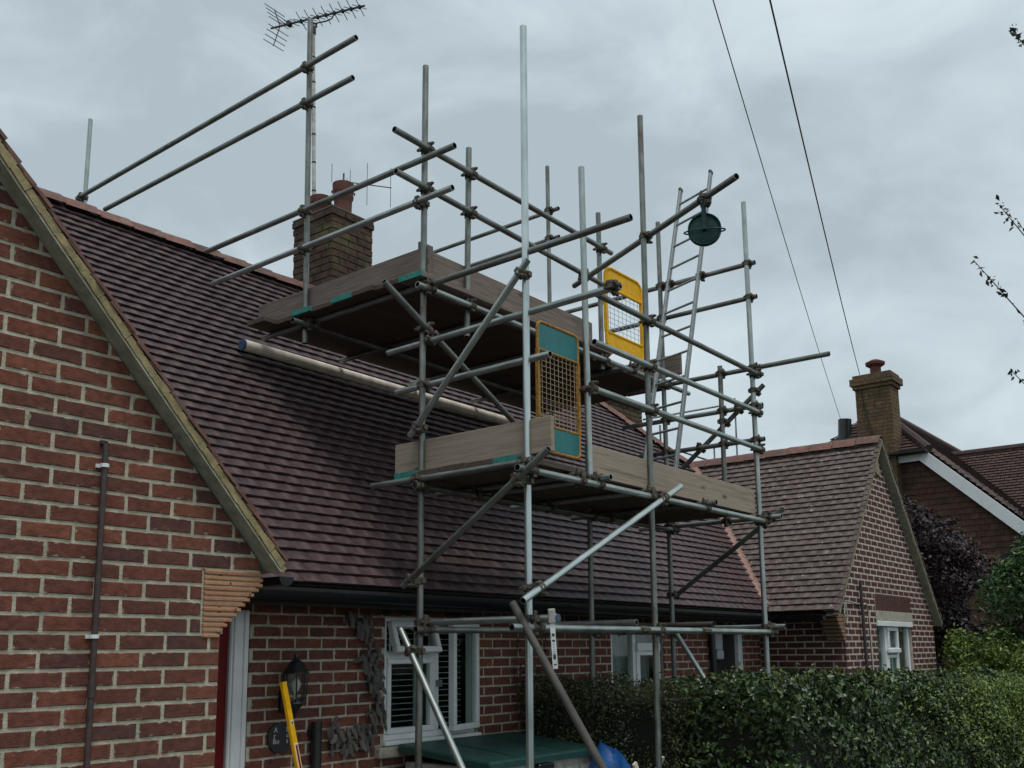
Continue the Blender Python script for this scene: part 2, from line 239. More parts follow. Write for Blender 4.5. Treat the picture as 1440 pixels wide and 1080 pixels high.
class MB:
    def __init__(s): s.v = []; s.f = []; s.m = []; s.r = []; s.uv = {}; s.mi = 0; s.rn = 0.
    def add(s, vs, fs, uv=None):
        b = len(s.v); s.v += [tuple(p) for p in vs]
        for k, f in enumerate(fs):
            s.f.append(tuple(i+b for i in f)); s.m.append(s.mi); s.r.append(s.rn)
            if uv: s.uv[len(s.f)-1] = [uv[i] for i in f]
    def box(s, x0, x1, y0, y1, z0, z1, M=None, bev=0):
        x0, x1 = min(x0, x1), max(x0, x1); y0, y1 = min(y0, y1), max(y0, y1); z0, z1 = min(z0, z1), max(z0, z1)
        b = min(bev, (x1-x0)*.4, (y1-y0)*.4, (z1-z0)*.4)
        if b <= 0:
            vs = [(x, y, z) for z in (z0, z1) for y in (y0, y1) for x in (x0, x1)]
            fs = [(0, 2, 3, 1), (4, 5, 7, 6), (0, 1, 5, 4), (2, 6, 7, 3), (0, 4, 6, 2), (1, 3, 7, 5)]
        else:
            vs = []; idx = {}
            for i, x in enumerate((x0, x1)):
                for j, y in enumerate((y0, y1)):
                    for k, z in enumerate((z0, z1)):
                        sx, sy, sz = (1, -1)[i], (1, -1)[j], (1, -1)[k]
                        for a, p in enumerate(((x, y+sy*b, z+sz*b), (x+sx*b, y, z+sz*b), (x+sx*b, y+sy*b, z))):
                            idx[i, j, k, a] = len(vs); vs.append(p)
            I = idx; fs = []
            for i in (0, 1): fs.append([I[i, j, k, 0] for j, k in ((0, 0), (0, 1), (1, 1), (1, 0))][::1 if i == 0 else -1])
            for j in (0, 1): fs.append([I[i, j, k, 1] for i, k in ((0, 0), (1, 0), (1, 1), (0, 1))][::1 if j == 0 else -1])
            for k in (0, 1): fs.append([I[i, j, k, 2] for i, j in ((0, 0), (0, 1), (1, 1), (1, 0))][::1 if k == 0 else -1])
            for i in (0, 1):
                for j in (0, 1): fs.append([I[i, j, 0, 0], I[i, j, 0, 1], I[i, j, 1, 1], I[i, j, 1, 0]])
            for i in (0, 1):
                for k in (0, 1): fs.append([I[i, 0, k, 0], I[i, 0, k, 2], I[i, 1, k, 2], I[i, 1, k, 0]])
            for j in (0, 1):
                for k in (0, 1): fs.append([I[0, j, k, 1], I[0, j, k, 2], I[1, j, k, 2], I[1, j, k, 1]])
            for i in (0, 1):
                for j in (0, 1):
                    for k in (0, 1): fs.append([I[i, j, k, 0], I[i, j, k, 1], I[i, j, k, 2]])
        if M is not None: vs = [M @ Vector(p) for p in vs]
        s.add(vs, fs)
    def prism(s, poly, a, b, M=None):
        "poly in local xy, extruded from z=a to z=b"
        n = len(poly); vs = [(p[0], p[1], a) for p in poly]+[(p[0], p[1], b) for p in poly]
        fs = [tuple(range(n))[::-1], tuple(range(n, 2*n))]+[(i, (i+1) % n, (i+1) % n+n, i+n) for i in range(n)]
        if M is not None: vs = [M @ Vector(p) for p in vs]
        s.add(vs, fs)
    def cyl(s, p, q, r, n=10, r2=None, caps=True):
        p, q = Vector(p), Vector(q); M = frame(q-p); r2 = r if r2 is None else r2; L = (q-p).length
        vs = []
        for z, rr in ((0, r), (L, r2)):
            for i in range(n): a = 2*math.pi*i/n; vs.append(p+(M.to_3x3() @ Vector((math.cos(a)*rr, math.sin(a)*rr, z))))
        fs = [(i, (i+1) % n, (i+1) % n+n, i+n) for i in range(n)]
        if caps: fs += [tuple(range(n))[::-1], tuple(range(n, 2*n))]
        s.add(vs, fs)
    def path(s, pts, r, n=8):
        pts = [Vector(p) for p in pts]; vs = []; fs = []
        for k, p in enumerate(pts):
            d = (pts[min(k+1, len(pts)-1)]-pts[max(k-1, 0)]); M = frame(d).to_3x3(); rr = r[k] if isinstance(r, (list, tuple)) else r
            for i in range(n): a = 2*math.pi*i/n; vs.append(p+M @ Vector((math.cos(a)*rr, math.sin(a)*rr, 0)))
        for k in range(len(pts)-1):
            for i in range(n): fs.append((k*n+i, k*n+(i+1) % n, (k+1)*n+(i+1) % n, (k+1)*n+i))
        fs += [tuple(range(n))[::-1], tuple(range(len(pts)*n-n, len(pts)*n))]
        s.add(vs, fs)
    def lathe(s, prof, M=None, n=20, cap=True):
        vs = []; fs = []
        for r, z in prof:
            for i in range(n): a = 2*math.pi*i/n; vs.append((r*math.cos(a), r*math.sin(a), z))
        for k in range(len(prof)-1):
            for i in range(n): fs.append((k*n+i, k*n+(i+1) % n, (k+1)*n+(i+1) % n, (k+1)*n+i))
        if cap: fs += [tuple(range(n))[::-1], tuple(range(len(prof)*n-n, len(prof)*n))]
        if M is not None: vs = [M @ Vector(p) for p in vs]
        s.add(vs, fs)
    def mesh(s, name, mats, smooth=False):
        me = bpy.data.meshes.new(name); me.from_pydata(s.v, [], s.f)
        for m in (mats if isinstance(mats, (list, tuple)) else [mats]): me.materials.append(m)
        if any(s.m): me.polygons.foreach_set('material_index', s.m)
        if any(s.r):
            a = me.attributes.new('rnd', 'FLOAT', 'FACE'); a.data.foreach_set('value', s.r)
        if s.uv:
            ul = me.uv_layers.new(name='UVMap'); flat = []
            for k, f in enumerate(s.f):
                for c in s.uv.get(k, [(0, 0)]*len(f)): flat += c
            ul.data.foreach_set('uv', flat)
        if smooth:
            me.polygons.foreach_set('use_smooth', [True]*len(me.polygons)); me.set_sharp_from_angle(angle=R(40))
        me.update(); return me
    def build(s, name, mats, parent=None, smooth=False, matrix=None, **props):
        return link(name, s.mesh(name, mats, smooth), parent, matrix, **props)

# ------------------------------------------------------------------ masonry and tiling: every piece its own shape
class Fr:
    def __init__(s, O, U, V): s.O = Vector(O); s.U = Vector(U).normalized(); s.V = Vector(V).normalized(); s.N = s.U.cross(s.V)
    def P(s, u, v, n=0): return s.O+s.U*u+s.V*v+s.N*n
    def M(s, u, v): m = Matrix((s.U, s.V, s.N)).transposed().to_4x4(); m.translation = s.P(u, v); return m
def clip(poly, planes):
    for a, b, c in planes:                       # keep a*u+b*v<=c
        outp = []
        for i in range(len(poly)):
            p, q = poly[i], poly[(i+1) % len(poly)]; dp = a*p[0]+b*p[1]-c; dq = a*q[0]+b*q[1]-c
            if dp <= 0: outp.append(p)
            if dp*dq < 0: t = dp/(dp-dq); outp.append((p[0]+(q[0]-p[0])*t, p[1]+(q[1]-p[1])*t))
        poly = outp
        if len(poly) < 3: return []
    return poly
def parea(p): return abs(sum(p[i][0]*p[(i+1) % len(p)][1]-p[(i+1) % len(p)][0]*p[i][1] for i in range(len(p))))/2
def brick_geo(poly, d, jit=.0012, ins=.004):
    if len(poly) == 4:
        q = []
        for i in range(4):
            a, b = poly[i], poly[(i+1) % 4]; q.append(a)
            if math.hypot(a[0]-b[0], a[1]-b[1]) > .12: q += [(a[0]+(b[0]-a[0])*t, a[1]+(b[1]-a[1])*t) for t in (.3+random.uniform(-.1, .1), .7+random.uniform(-.1, .1))]
        poly = q
    X0, X1, Y0_, Y1_ = min(p[0] for p in poly), max(p[0] for p in poly), min(p[1] for p in poly), max(p[1] for p in poly)
    cx = sum(p[0] for p in poly)/len(poly); cy = sum(p[1] for p in poly)/len(poly); n = len(poly)
    pj = [(p[0]+random.uniform(-jit, jit), p[1]+random.uniform(-jit, jit)) for p in poly]
    def inn(p, k): L = math.hypot(p[0]-cx, p[1]-cy) or 1; return (p[0]-(p[0]-cx)/L*k*1.4, p[1]-(p[1]-cy)/L*k*1.4)
    vs = [(p[0], p[1], -.012) for p in pj]+[(p[0], p[1], d-ins*.7) for p in pj]+[(*inn(p, ins), d+random.uniform(-.0012, .0012)) for p in pj]
    fs = [tuple(range(2*n, 3*n))]
    for k in (0, n): fs += [(k+i, k+(i+1) % n, k+n+(i+1) % n, k+n+i) for i in range(n)]
    uv = [((p[0]-X0)/max(.01, X1-X0), (p[1]-Y0_)/max(.01, Y1_-Y0_)) for p in (pj*2+[inn(p, ins) for p in pj])]
    return vs, fs, uv
def tile_geo(wd, g):
    L = g+.022; t = random.uniform(-.0025, .0025); tw = random.uniform(-.0025, .0025); vs = []; uv = []; sl = random.uniform(-.002, .002)
    for j, v in enumerate((0, L)):
        for i in range(3):
            u = wd*i/2; cam_ = .0035 if i == 1 else 0
            n = ((.031+t+(tw if i == 2 else 0)) if j == 0 else .006)+cam_
            vs.append((u, v+(sl*i if j == 0 else 0), n)); uv.append((i/2, j))
    for i in range(3): vs.append((wd*i/2, sl*i, vs[i][2]-.014)); uv.append((i/2, 0))
    for i in (0, 2): vs.append((wd*i/2, L, -.006)); uv.append((i/2, 1))
    fs = [(0, 1, 4, 3), (1, 2, 5, 4), (6, 7, 1, 0), (7, 8, 2, 1), (0, 3, 9, 6), (2, 8, 10, 5)]
    return vs, fs, uv
PIECES = []
def pscore(f, poly):
    q = [px(f.P(*p)) for p in poly]
    if any(a is None for a in q): return 0
    cx = sum(a[0] for a in q)/len(q); cy = sum(a[1] for a in q)/len(q)
    if not (-20 < cx < 1460 and -20 < cy < 1100): return 0
    return parea(q)
def bricks(parent, f, u0, u1, v0, v1, m, planes=(), holes=(), L=.225, H=.075, ph=0., pu=0., J=.017, d=.004, name='brick', key='A', stretcher=True, mm=None, bed=None):
    "a panel of brickwork in frame f; bed = MB that gets the mortar face"
    k0 = math.floor((v0-ph)/H)
    k = k0
    while ph+k*H < v1-.01:
        va = ph+k*H; vb = va+H; vc = (va+vb)/2
        cuts = sorted([(h[0], h[1]) for h in holes if h[2] <= vc <= h[3]])
        spans = []; a = u0
        for h0, h1 in cuts:
            if h0 > a: spans.append((a, h0))
            a = max(a, h1)
        if a < u1: spans.append((a, u1))
        for s0, s1 in spans:
            row = clip([(s0, max(va, v0)), (s1, max(va, v0)), (s1, min(vb, v1)), (s0, min(vb, v1))], planes)
            if row and bed is not None: bed.add([f.P(p[0], p[1], -.001) for p in row], [tuple(range(len(row)))])
            off = pu+(k % 2)*L/2+((k*7919) % 13-6)*.0006
            i = math.floor((s0-off)/L)
            while off+i*L < s1:
                b0 = off+i*L+J/2; b1 = off+(i+1)*L-J/2; lo, hi = max(b0, s0), min(b1, s1)
                if hi-lo > .02:
                    full = lo == b0 and hi == b1
                    rect = [(lo, va+J/2*.9), (hi, va+J/2*.9), (hi, vb-J/2*.9), (lo, vb-J/2*.9)]
                    c = clip(rect, list(planes)+[(0, 1, v1), (0, -1, -v0)])
                    if c and parea(c) > .0004:
                        if full and len(c) == 4 and abs(parea(c)-parea(rect)) < 1e-9: PIECES.append((pscore(f, c), name, parent, f, m, ('B', key, L-J, H-J*.9, d), c[0], None))
                        else: PIECES.append((pscore(f, c), name, parent, f, m, None, (0, 0), ('B', c, d)))
                i += 1
        k += 1
def tiles(parent, f, u0, u1, nrows, m, keep, wd=.165, g=.0973, name='roof_tile', key='T'):
    for k in range(nrows):
        v = k*g; i = 0; off = u0+(k % 2)*wd/2-wd/2
        while off+i*wd < u1:
            u = off+i*wd
            if keep(u+wd/2, v+g/2):
                a, b = max(u, u0), min(u+wd, u1)
                if b-a > .03:
                    if b-a > wd-.001: PIECES.append((pscore(f, [(u, v), (u+wd, v), (u+wd, v+g), (u, v+g)]), name, parent, f, m, ('T', key, wd-.003, g), (u, v), None))
                    else: PIECES.append((pscore(f, [(a, v), (b, v), (b, v+g), (a, v+g)]), name, parent, f, m, None, (a, v), ('T', b-a-.003, g)))
            i += 1
VAR = {}
def variant(key):
    if key not in VAR:
        L = []
        for i in range(14):
            g = brick_geo([(0, 0), (key[2], 0), (key[2], key[3]), (0, key[3])], key[4]) if key[0] == 'B' else tile_geo(key[2], key[3])
            L.append((g, random.random()))
        VAR[key] = L
    return random.choice(VAR[key])
def flush_pieces(nmax=300):
    meshes = {}
    byname = {}
    for p in PIECES: byname.setdefault(p[1], []).append(p)
    for name, L in byname.items():
        L.sort(key=lambda p: -p[0]); joined = {}
        for i, (sc, nm, parent, f, m, key, org, cust) in enumerate(L):
            if key: (geo, rn) = variant(key)
            else:
                geo = brick_geo(cust[1], cust[2]) if cust[0] == 'B' else tile_geo(cust[1], cust[2]); rn = random.random()
            if i < nmax and sc > 0:
                mk = (id(geo[0]), m.name) if key else None
                if mk is None or mk not in meshes:
                    mb = MB(); mb.rn = rn+1e-4; mb.add(*geo); me = mb.mesh(nm, m)
                    if mk: meshes[mk] = me
                else: me = meshes[mk]
                link(nm, me, parent, f.M(*org))
            else:
                jb = joined.setdefault((parent.name, m.name), (MB(), parent, m))[0]; jb.rn = rn+1e-4
                jb.add([f.P(org[0]+v[0], org[1]+v[1], v[2]) for v in geo[0]], geo[1], geo[2])
        for jb, parent, m in joined.values(): jb.build(name+'s', m, parent, kind='stuff')
    PIECES.clear()

# ================================================================== GROUND
g = MB(); g.add([(-200, -200, 0), (300, -200, 0), (300, 300, 0), (-200, 300, 0)], [(0, 1, 2, 3)]); g.build('ground', M_ground, kind='structure')
g = MB(); g.box(-3, 11.2, 1.2, 5.15, -.02, .02); g.build('path', M_path, kind='structure')

# ================================================================== BUNGALOW
house = thing('bungalow', 'red brick bungalow with purple-brown tile roofs and two forward gables behind the scaffold', 'house', (7, 6, 0))
YL, YM, YR, XR = 3.97, 5.2, 4.15, 11.3
# ---- left gable wall
f = Fr((0, YL, 0), (1, 0, 0), (0, 0, 1))
def rake(x0, z0, x1, z1):                        # half plane below the line
    a, b = -(z1-z0), (x1-x0)
    if b < 0: a, b = -a, -b
    return (a, b, a*x0+b*z0)
LA = (1.06, 4.25)                                # apex of the underside
rl = [rake(1.638, 3.622, 2.923, 2.215), rake(2*LA[0]-1.638, 3.622, 2*LA[0]-2.923, 2.215)]
bed = MB()
wl = MB()
# underlying solid wall behind the brick faces
wl.prism([(-.67, 0), (2.765, 0), (2.765, 2.095), (2.79, 2.1), (2.79, 2.33), (1.1, 4.17), (1.02, 4.17), (-.67, 2.33)], -.006, -.22, frame((0, -1, 0), (1, 0, 0), (0, YL, 0)))
wall_L = wl.build('left_gable_wall', M_mortar, house, label='front gable wall at the left with wide pale mortar joints and a brown pipe')
corb = [(2.69, 2.9, 1.79, 2.1), (2.655, 2.9, 1.79, 2.1)]
bricks(wall_L, f, -.68, 2.775, 0, 2.098, M_brick, rl, [(2.668, 2.9, 1.775, 2.1)], ph=1.723-.075*23, pu=.131, J=.0175, bed=bed, key='L')
bricks(wall_L, f, -.85, 2.99, 2.098, 4.3, M_brick, rl, [], ph=1.723-.075*23, pu=.131, J=.0175, bed=bed, key='L')
bed.build('mortar', M_mortar, wall_L)
fs = Fr((2.775, YL, 0), (0, 1, 0), (0, 0, 1))
bed = MB(); bricks(wall_L, fs, .0, 1.23, 0, 2.1, M_brick, ph=1.723-.075*23, pu=.02, J=.0175, bed=bed, key='L'); bed.build('mortar', M_mortar, wall_L)
# ---- main wall
f = Fr((0, YM, 0), (1, 0, 0), (0, 0, 1))
holes = [(2.86, 3.86, 0, 1.99), (5.03, 6.06, 1.08, 1.98), (8.0, 9.0, 1.05, 1.98), (9.98, 10.82, 0, 1.99)]
mw = MB(); mw.box(2.8, XR, YM+.12, YM+.14, 0, 2.1)
wall_M = MB()
for a, b, c, d in [(2.8, 2.86, 0, 2.1), (3.86, 5.03, 0, 2.1), (5.03, 6.06, 0, 1.08), (6.06, 8.0, 0, 2.1), (8.0, 9.0, 0, 1.05), (9.0, 9.98, 0, 2.1), (10.82, XR, 0, 2.1), (2.86, 3.86, 1.99, 2.1), (5.03, 6.06, 1.98, 2.1), (8.0, 9.0, 1.98, 2.1), (9.98, 10.82, 1.99, 2.1)]:
    wall_M.box(a, b, YM+.004, YM+.2, c, d)
wall_M = wall_M.build('main_wall', M_mortar, house, label='long brick wall under the eaves between the two gables')
bed = MB(); bricks(wall_M, f, 2.805, XR, 0, 2.08, M_brick, (), holes, ph=1.7353-.075*23, pu=.056, J=.016, bed=bed, key='M'); bed.build('mortar', M_mortar, wall_M)
# ---- right wing walls
f = Fr((XR, YM, 0), (0, -1, 0), (0, 0, 1))
wr = MB()
for a, b, c, d in [(XR+.005, XR+.2, 0, 2.3)]: wr.box(a, b, YR+.02, YM+1, c, d)
wall_S = wr.build('wing_side_wall', M_mortar_R, house)
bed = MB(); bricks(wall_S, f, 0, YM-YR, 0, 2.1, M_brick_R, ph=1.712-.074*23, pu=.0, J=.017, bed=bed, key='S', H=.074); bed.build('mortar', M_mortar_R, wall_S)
f = Fr((0, YR, 0), (1, 0, 0), (0, 0, 1))
RX0, RX1, RAX = 11.3, 14.77, 12.80
rr_ = [rake(10.95, 2.07, RAX, 4.27), rake(14.87, 2.0, RAX, 4.27)]
wg = MB(); M_ = frame((0, -1, 0), (1, 0, 0), (0, YR, 0))
wg.prism([(RX0+.01, 0), (12.38, 0), (12.38, 3.70), (RX0+.01, 2.42)], -.006, -.2, M_)
wg.prism([(12.38, 2.16), (13.78, 2.16), (13.78, 3.0), (RAX, 4.2), (12.38, 3.7)], -.006, -.2, M_)
wg.prism([(12.38, 0), (13.78, 0), (13.78, 1.15), (12.38, 1.15)], -.006, -.2, M_)
wg.prism([(13.78, 0), (14.76, 0), (14.76, 2.1), (13.78, 3.2)], -.006, -.2, M_)
wall_G = wg.build('right_gable_wall', M_mortar_R, house, label='far gable wall of the right wing with a small white window')
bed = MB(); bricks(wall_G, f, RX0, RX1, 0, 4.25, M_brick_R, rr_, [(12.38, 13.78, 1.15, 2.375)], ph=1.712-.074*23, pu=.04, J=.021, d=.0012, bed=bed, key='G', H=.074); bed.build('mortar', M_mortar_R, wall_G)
st = MB()
for i in range(23):
    a = 12.385+i*.0604; st.rn = random.random()+.001; st.box(a+.009, a+.0514, YR-.006, YR+.05, 2.168, 2.372)
st.build('soldier_course', M_corbel if 0 else M_brick_R, wall_G, kind='stuff')
st = MB(); st.box(12.385, 13.775, YR-.001, YR+.05, 2.165, 2.375); st.build('mortar', M_mortar_R, wall_G)
st = MB(); st.box(12.37, 13.80, YR-.012, YR+.1, 2.045, 2.163, bev=.004); st.build('stone_lintel', M_stone, wall_G)

# ---- roof slopes
TH = math.radians(50); ct, stn = math.cos(TH), math.sin(TH)
EY, EZ = 4.90, 2.135; RIDY = 7.65; RIDZ = EZ+(RIDY-EY)*math.tan(TH)
def wingL(x): return 2.12+(x-10.887)*1.215      # height of the wing's left slope
def wingR(x): return 2.12+(14.87-x)*1.13
def hipx(s): return 10.89+(1-s/((RIDY-EY)/ct))*4.95
f = Fr((0, EY, EZ), (1, 0, 0), (0, ct, stn))
SL = (RIDY-EY)/ct
sl_ = MB(); sl_.add([f.P(-1.5, 0, -.012), f.P(15.8, 0, -.012), f.P(10.89, SL, -.012), f.P(-1.5, SL, -.012)], [(0, 1, 2, 3)])
sl_.add([f.P(-1.5, 0, -.09), f.P(15.8, 0, -.09), f.P(10.89, SL, -.09), f.P(-1.5, SL, -.09)], [(3, 2, 1, 0)])
slope_M = sl_.build('main_roof_slope', M_felt, house, label='long front roof slope of dark purple-brown tiles behind the scaffold')
def keepM(u, s):
    P = f.P(u, s)
    if u > hipx(s)-.02: return False
    if u > 10.6 and P.z < min(wingL(u), wingR(u))-.05: return False
    if P.z < 2.14+(3.06-u)*1.083-.1: return False
    return True
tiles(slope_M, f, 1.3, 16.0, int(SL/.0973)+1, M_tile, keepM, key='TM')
# back slope and hip end (plain)
bk = MB(); bz = RIDZ
bk.add([(-1.5, RIDY, bz-.03), (10.89, RIDY, bz-.03), (15.8, RIDY*2-EY, EZ), (-1.5, RIDY*2-EY, EZ)], [(0, 3, 2, 1)])
bk.add([(10.89, RIDY, bz-.03), (15.8, EY, EZ), (15.8, RIDY*2-EY, EZ)], [(0, 1, 2)])
bk.build('rear_roof_slope', M_tile, house)
# wing left slope (faces the camera side)
def wing_slope(name, xe, ze, xr, zr, y0, y1, sgn, m, keep, lab=None, nm='roof_tile', key='W'):
    V = Vector((xr-xe, 0, zr-ze)); Ls = V.length; U = Vector((0, -sgn, 0)); O = (xe, y1 if sgn > 0 else y0, ze)
    f = Fr(O, U, V)
    b = MB(); W = y1-y0
    ua, ub = (0, W-.07) if sgn > 0 else (.07, W)
    b.add([f.P(0, 0, -.003), f.P(W, 0, -.003), f.P(W, Ls, -.003), f.P(0, Ls, -.003)], [(0, 1, 2, 3)])
    b.add([f.P(ua, 0, -.05), f.P(ub, 0, -.05), f.P(ub, Ls, -.05), f.P(ua, Ls, -.05)], [(3, 2, 1, 0)])
    o = b.build(name, M_felt, house, **({'label': lab} if lab else {}))
    tiles(o, f, 0, W, int(Ls/.0973)+1, m, lambda u, s: keep(f.P(u, s)), key=key)
    return o, f
WZ = 4.40
mainz = lambda y: EZ+(y-EY)*math.tan(TH)
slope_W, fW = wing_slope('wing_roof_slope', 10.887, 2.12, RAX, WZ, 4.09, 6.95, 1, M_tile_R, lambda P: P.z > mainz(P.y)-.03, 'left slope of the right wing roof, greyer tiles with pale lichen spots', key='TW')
wing_slope('wing_far_slope', 14.87, 2.06, RAX, WZ, 4.06, 6.95, -1, M_tile_R, lambda P: False)
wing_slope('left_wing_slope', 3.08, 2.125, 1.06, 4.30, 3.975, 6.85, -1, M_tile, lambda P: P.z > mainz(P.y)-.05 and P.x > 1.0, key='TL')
wing_slope('left_wing_far_slope', -.96, 2.125, 1.06, 4.30, 3.975, 6.85, 1, M_tile, lambda P: False)
# ---- ridges
def ridge(parent, p, q, r=.115, L=.305, m=None, name='ridge_tile', skip=None):
    p, q = Vector(p), Vector(q); D = q-p; n = max(1, round(D.length/L)); step = D.length/n; d = D.normalized()
    up = (Vector((0, 0, 1))-d*d.z).normalized(); me = None
    for v in range(3):
        b = MB(); b.rn = random.random()+.001; K = 9; vs = []
        for z, rr in ((0, r*1.0), (step-.012, r*1.085)):
            for t in (0, -.014):
                for i in range(K+1):
                    a = R(40+100*min(max(i-1, 0), K-2)/(K-2)); q = [math.cos(a)*(rr+t), math.sin(a)*(rr+t)-.075]
                    if i in (0, K): q[0] += .0643*(1 if i == 0 else -1); q[1] -= .0766
                    vs.append((q[0], q[1], z))
        W = K+1
        fs = [(i, i+1, 2*W+i+1, 2*W+i) for i in range(K)]+[(W+i+1, W+i, i, i+1) for i in range(K)]+[(2*W+i, 2*W+i+1, 3*W+i+1, 3*W+i) for i in range(K)]
        b.add(vs, fs); me = (me or [])+[b.mesh(name, m or M_ridge, True)]
    for k in range(n):
        c = p+d*step*k+up*random.uniform(-.003, .004)
        M = frame(d, up.cross(d), c); x = up.cross(d); M = Matrix((x, up, d)).transposed().to_4x4(); M.translation = c
        link(name, me[k % 3], parent, M @ Matrix.Rotation(random.uniform(-.012, .012), 4, 'Y'))
rg = MB(); rg.box(3.0, 10.9, RIDY-.02, RIDY+.02, RIDZ-.2, RIDZ-.02); rg = rg.build('main_ridge', M_felt, house)
ridge(rg, (1.2, RIDY, RIDZ), (10.9, RIDY, RIDZ), r=.115)
f = Fr((0, EY, EZ), (1, 0, 0), (0, ct, stn))
rg = MB(); rg.box(0, .01, 0, .01, 0, .01, M=Matrix.Translation((10.9, 7.6, 5.2))); rg = rg.build('hip_ridge', M_felt, house)
hp0 = Vector((10.89, RIDY, RIDZ-.03)); hp1 = Vector((12.58, 6.72, 4.33))
ridge(rg, hp0, hp1, r=.125)
rg = MB(); rg.box(RAX-.01, RAX+.01, 4.5, 6.8, WZ-.2, WZ-.1); rg = rg.build('wing_ridge', M_felt, house)
ridge(rg, (RAX, 4.05, WZ), (RAX, 6.85, WZ), r=.11)
rg = MB(); rg.box(1.05, 1.07, 4.3, 6.5, 4.0, 4.1); rg = rg.build('left_wing_ridge', M_felt, house)
ridge(rg, (1.06, 3.88, 4.30), (1.06, 6.7, 4.30), r=.105)
# ---- valley tiles, pale pink and rounded
vl0 = Vector((10.90, 4.93, 2.18)); vl1 = Vector((12.66, 6.74, 4.34)); vd = vl1-vl0; nv = int(vd.length/.0985)
vm = MB(); vm.rn = .5; vs = []
for z, rr, ln in ((0, .085, .006), (.125, .05, -.014)):
    for i in range(7):
        a = math.pi*(.12+.76*i/6); vs.append((math.cos(a)*rr, -math.sin(a)*rr*.55+.045+ln, z))
vm.add(vs, [(i+1, i, 7+i, 8+i) for i in range(6)]); vm.add([(p[0], p[1]-.012, p[2]) for p in vs[:7]]+vs[:7], [(i, i+1, 8+i, 7+i) for i in range(6)])
M_valley = mat('pink_valley_tile', [(.30, .17, .14), (.36, .22, .18)], rough=.85, scale=9, bump=.3)
vme = vm.mesh('valley_tile', M_valley, True); vg = MB(); vg.add([vl0, vl0+Vector((.01, 0, 0)), vl1], [(0, 1, 2)]); vg = vg.build('valley', M_felt, house)
vu = (Vector((0, -stn, ct))+Vector((-.77, 0, .635))).normalized()
for k in range(nv):
    d = vd.normalized(); x = vu.cross(d).normalized(); M = Matrix((x, d.cross(x), d)).transposed().to_4x4(); M.translation = vl0+d*.0985*k+vu*.012
    link('valley_tile', vme, vg, M)
# ---- eaves: fascia, soffit, gutters
b = MB(); b.box(2.81, XR+.3, EY-.02, YM+.1, 2.075, 2.082); b.box(2.81, 10.95, EY-.015, EY+.01, 2.0, 2.115); b.build('soffit', M_soffit, house)
def gutter(name, p, q, r=.056, parent=house, caps=True):
    p, q = Vector(p), Vector(q); d = (q-p).normalized(); b = MB(); up = Vector((0, 0, 1)); s = d.cross(up); K = 8; vs = []
    for P in (p, q):
        for rr in (r, r-.006):
            for i in range(K+1):
                a = math.pi+math.pi*i/K; vs.append(P+s*math.cos(a)*rr+up*math.sin(a)*rr)
    W = K+1; fs = [(i+1, i, 2*W+i, 2*W+i+1) for i in range(K)]+[(W+i, W+i+1, 3*W+i+1, 3*W+i) for i in range(K)]+[(0, W, 3*W, 2*W), (W-1, 3*W-1, 4*W-1, 2*W-1)]
    if caps: fs += [tuple(range(K+1)), tuple(range(2*W, 2*W+K+1))[::-1]]
    b.add(vs, fs)
    n = int((q-p).length/.9)
    for k in range(n+1):
        c = p+d*((q-p).length*(k+.3)/(n+1)); vs = []
        for t in (-.02, .02):
            for i in range(K+1):
                a = math.pi+math.pi*i/K; vs.append(c+d*t+s*math.cos(a)*(r+.005)+up*(math.sin(a)*(r+.005)+.004))
        b.add(vs, [(i+1, i, W+i, W+i+1) for i in range(K)])
    return b.build(name, M_gutter, parent, True)
gutter('gutter', (3.0, EY-.075, 2.085), (10.83, EY-.075, 2.075))
gutter('gutter', (10.83, 4.2, 2.075), (10.83, EY-.14, 2.075))
gutter('gutter', (3.125, 3.93, 2.082), (3.125, 4.75, 2.082), r=.046)
# ---- verges
def verge(x0, z0, x1, z1, y0, yw, under, t, name, mstrip, mtile, n):
    "from eave (x0,z0) up to apex (x1,z1); y0 = front edge, yw = wall face"
    D = Vector((x1-x0, 0, z1-z0)); L = D.length; d = D.normalized(); nn = Vector((-d.z, 0, d.x)); nn = nn if nn.z > 0 else -nn
    M = Matrix((d, Vector((0, 1, 0)), nn)).transposed().to_4x4(); M.translation = Vector((x0, 0, z0))
    b = MB(); b.box(-.02, L, y0+.004, yw+.06, -t, -t+.008, M); b.build(name+'_undercloak', M_under, house)
    b = MB()
    b.box(-.03, L+.01, y0+.006, y0+.07, -t+.009, -.018, M)
    for k in range(n): # uneven slivers of bedding mortar under each tile
        a = L*k/n; w = L/n; b.prism([(a, -t+.009), (min(L, a+w*1.5), -t+.016), (a+w*.9, -.012), (a, -.006-.006*random.random())], y0-.003+random.uniform(0, .004), y0+.01, M @ Matrix(((1, 0, 0, 0), (0, 0, 1, 0), (0, 1, 0, 0), (0, 0, 0, 1))))
    b.build(name+'_mortar', mstrip, house)
    base = MB(); base.box(0, L, y0+.03, y0+.06, -.03, -.02, M); base = base.build(name+'_edge', M_felt, house)
    mes = []
    for v in range(4):
        c = MB(); c.rn = random.random()+.001; c.add([(0, 0, .004), (.16, 0, -.010), (.16, .18, -.010), (0, .18, .004), (0, 0, .018+v*.001), (.16, 0, .003), (.16, .18, .003), (0, .18, .018)], [(3, 2, 1, 0), (4, 5, 6, 7), (0, 1, 5, 4), (3, 0, 4, 7), (1, 2, 6, 5)])
        mes.append(c.mesh('verge_tile', mtile))
    for k in range(n-1): link('verge_tile', mes[k % 4], base, M @ Matrix.Translation((L*k/n, y0-.004+random.uniform(-.008, .006), -.001)))
verge(3.075, 2.15, 1.06, 4.332, 3.872, YL, None, .058, 'left_verge', M_vmort, M_ridge, 30)
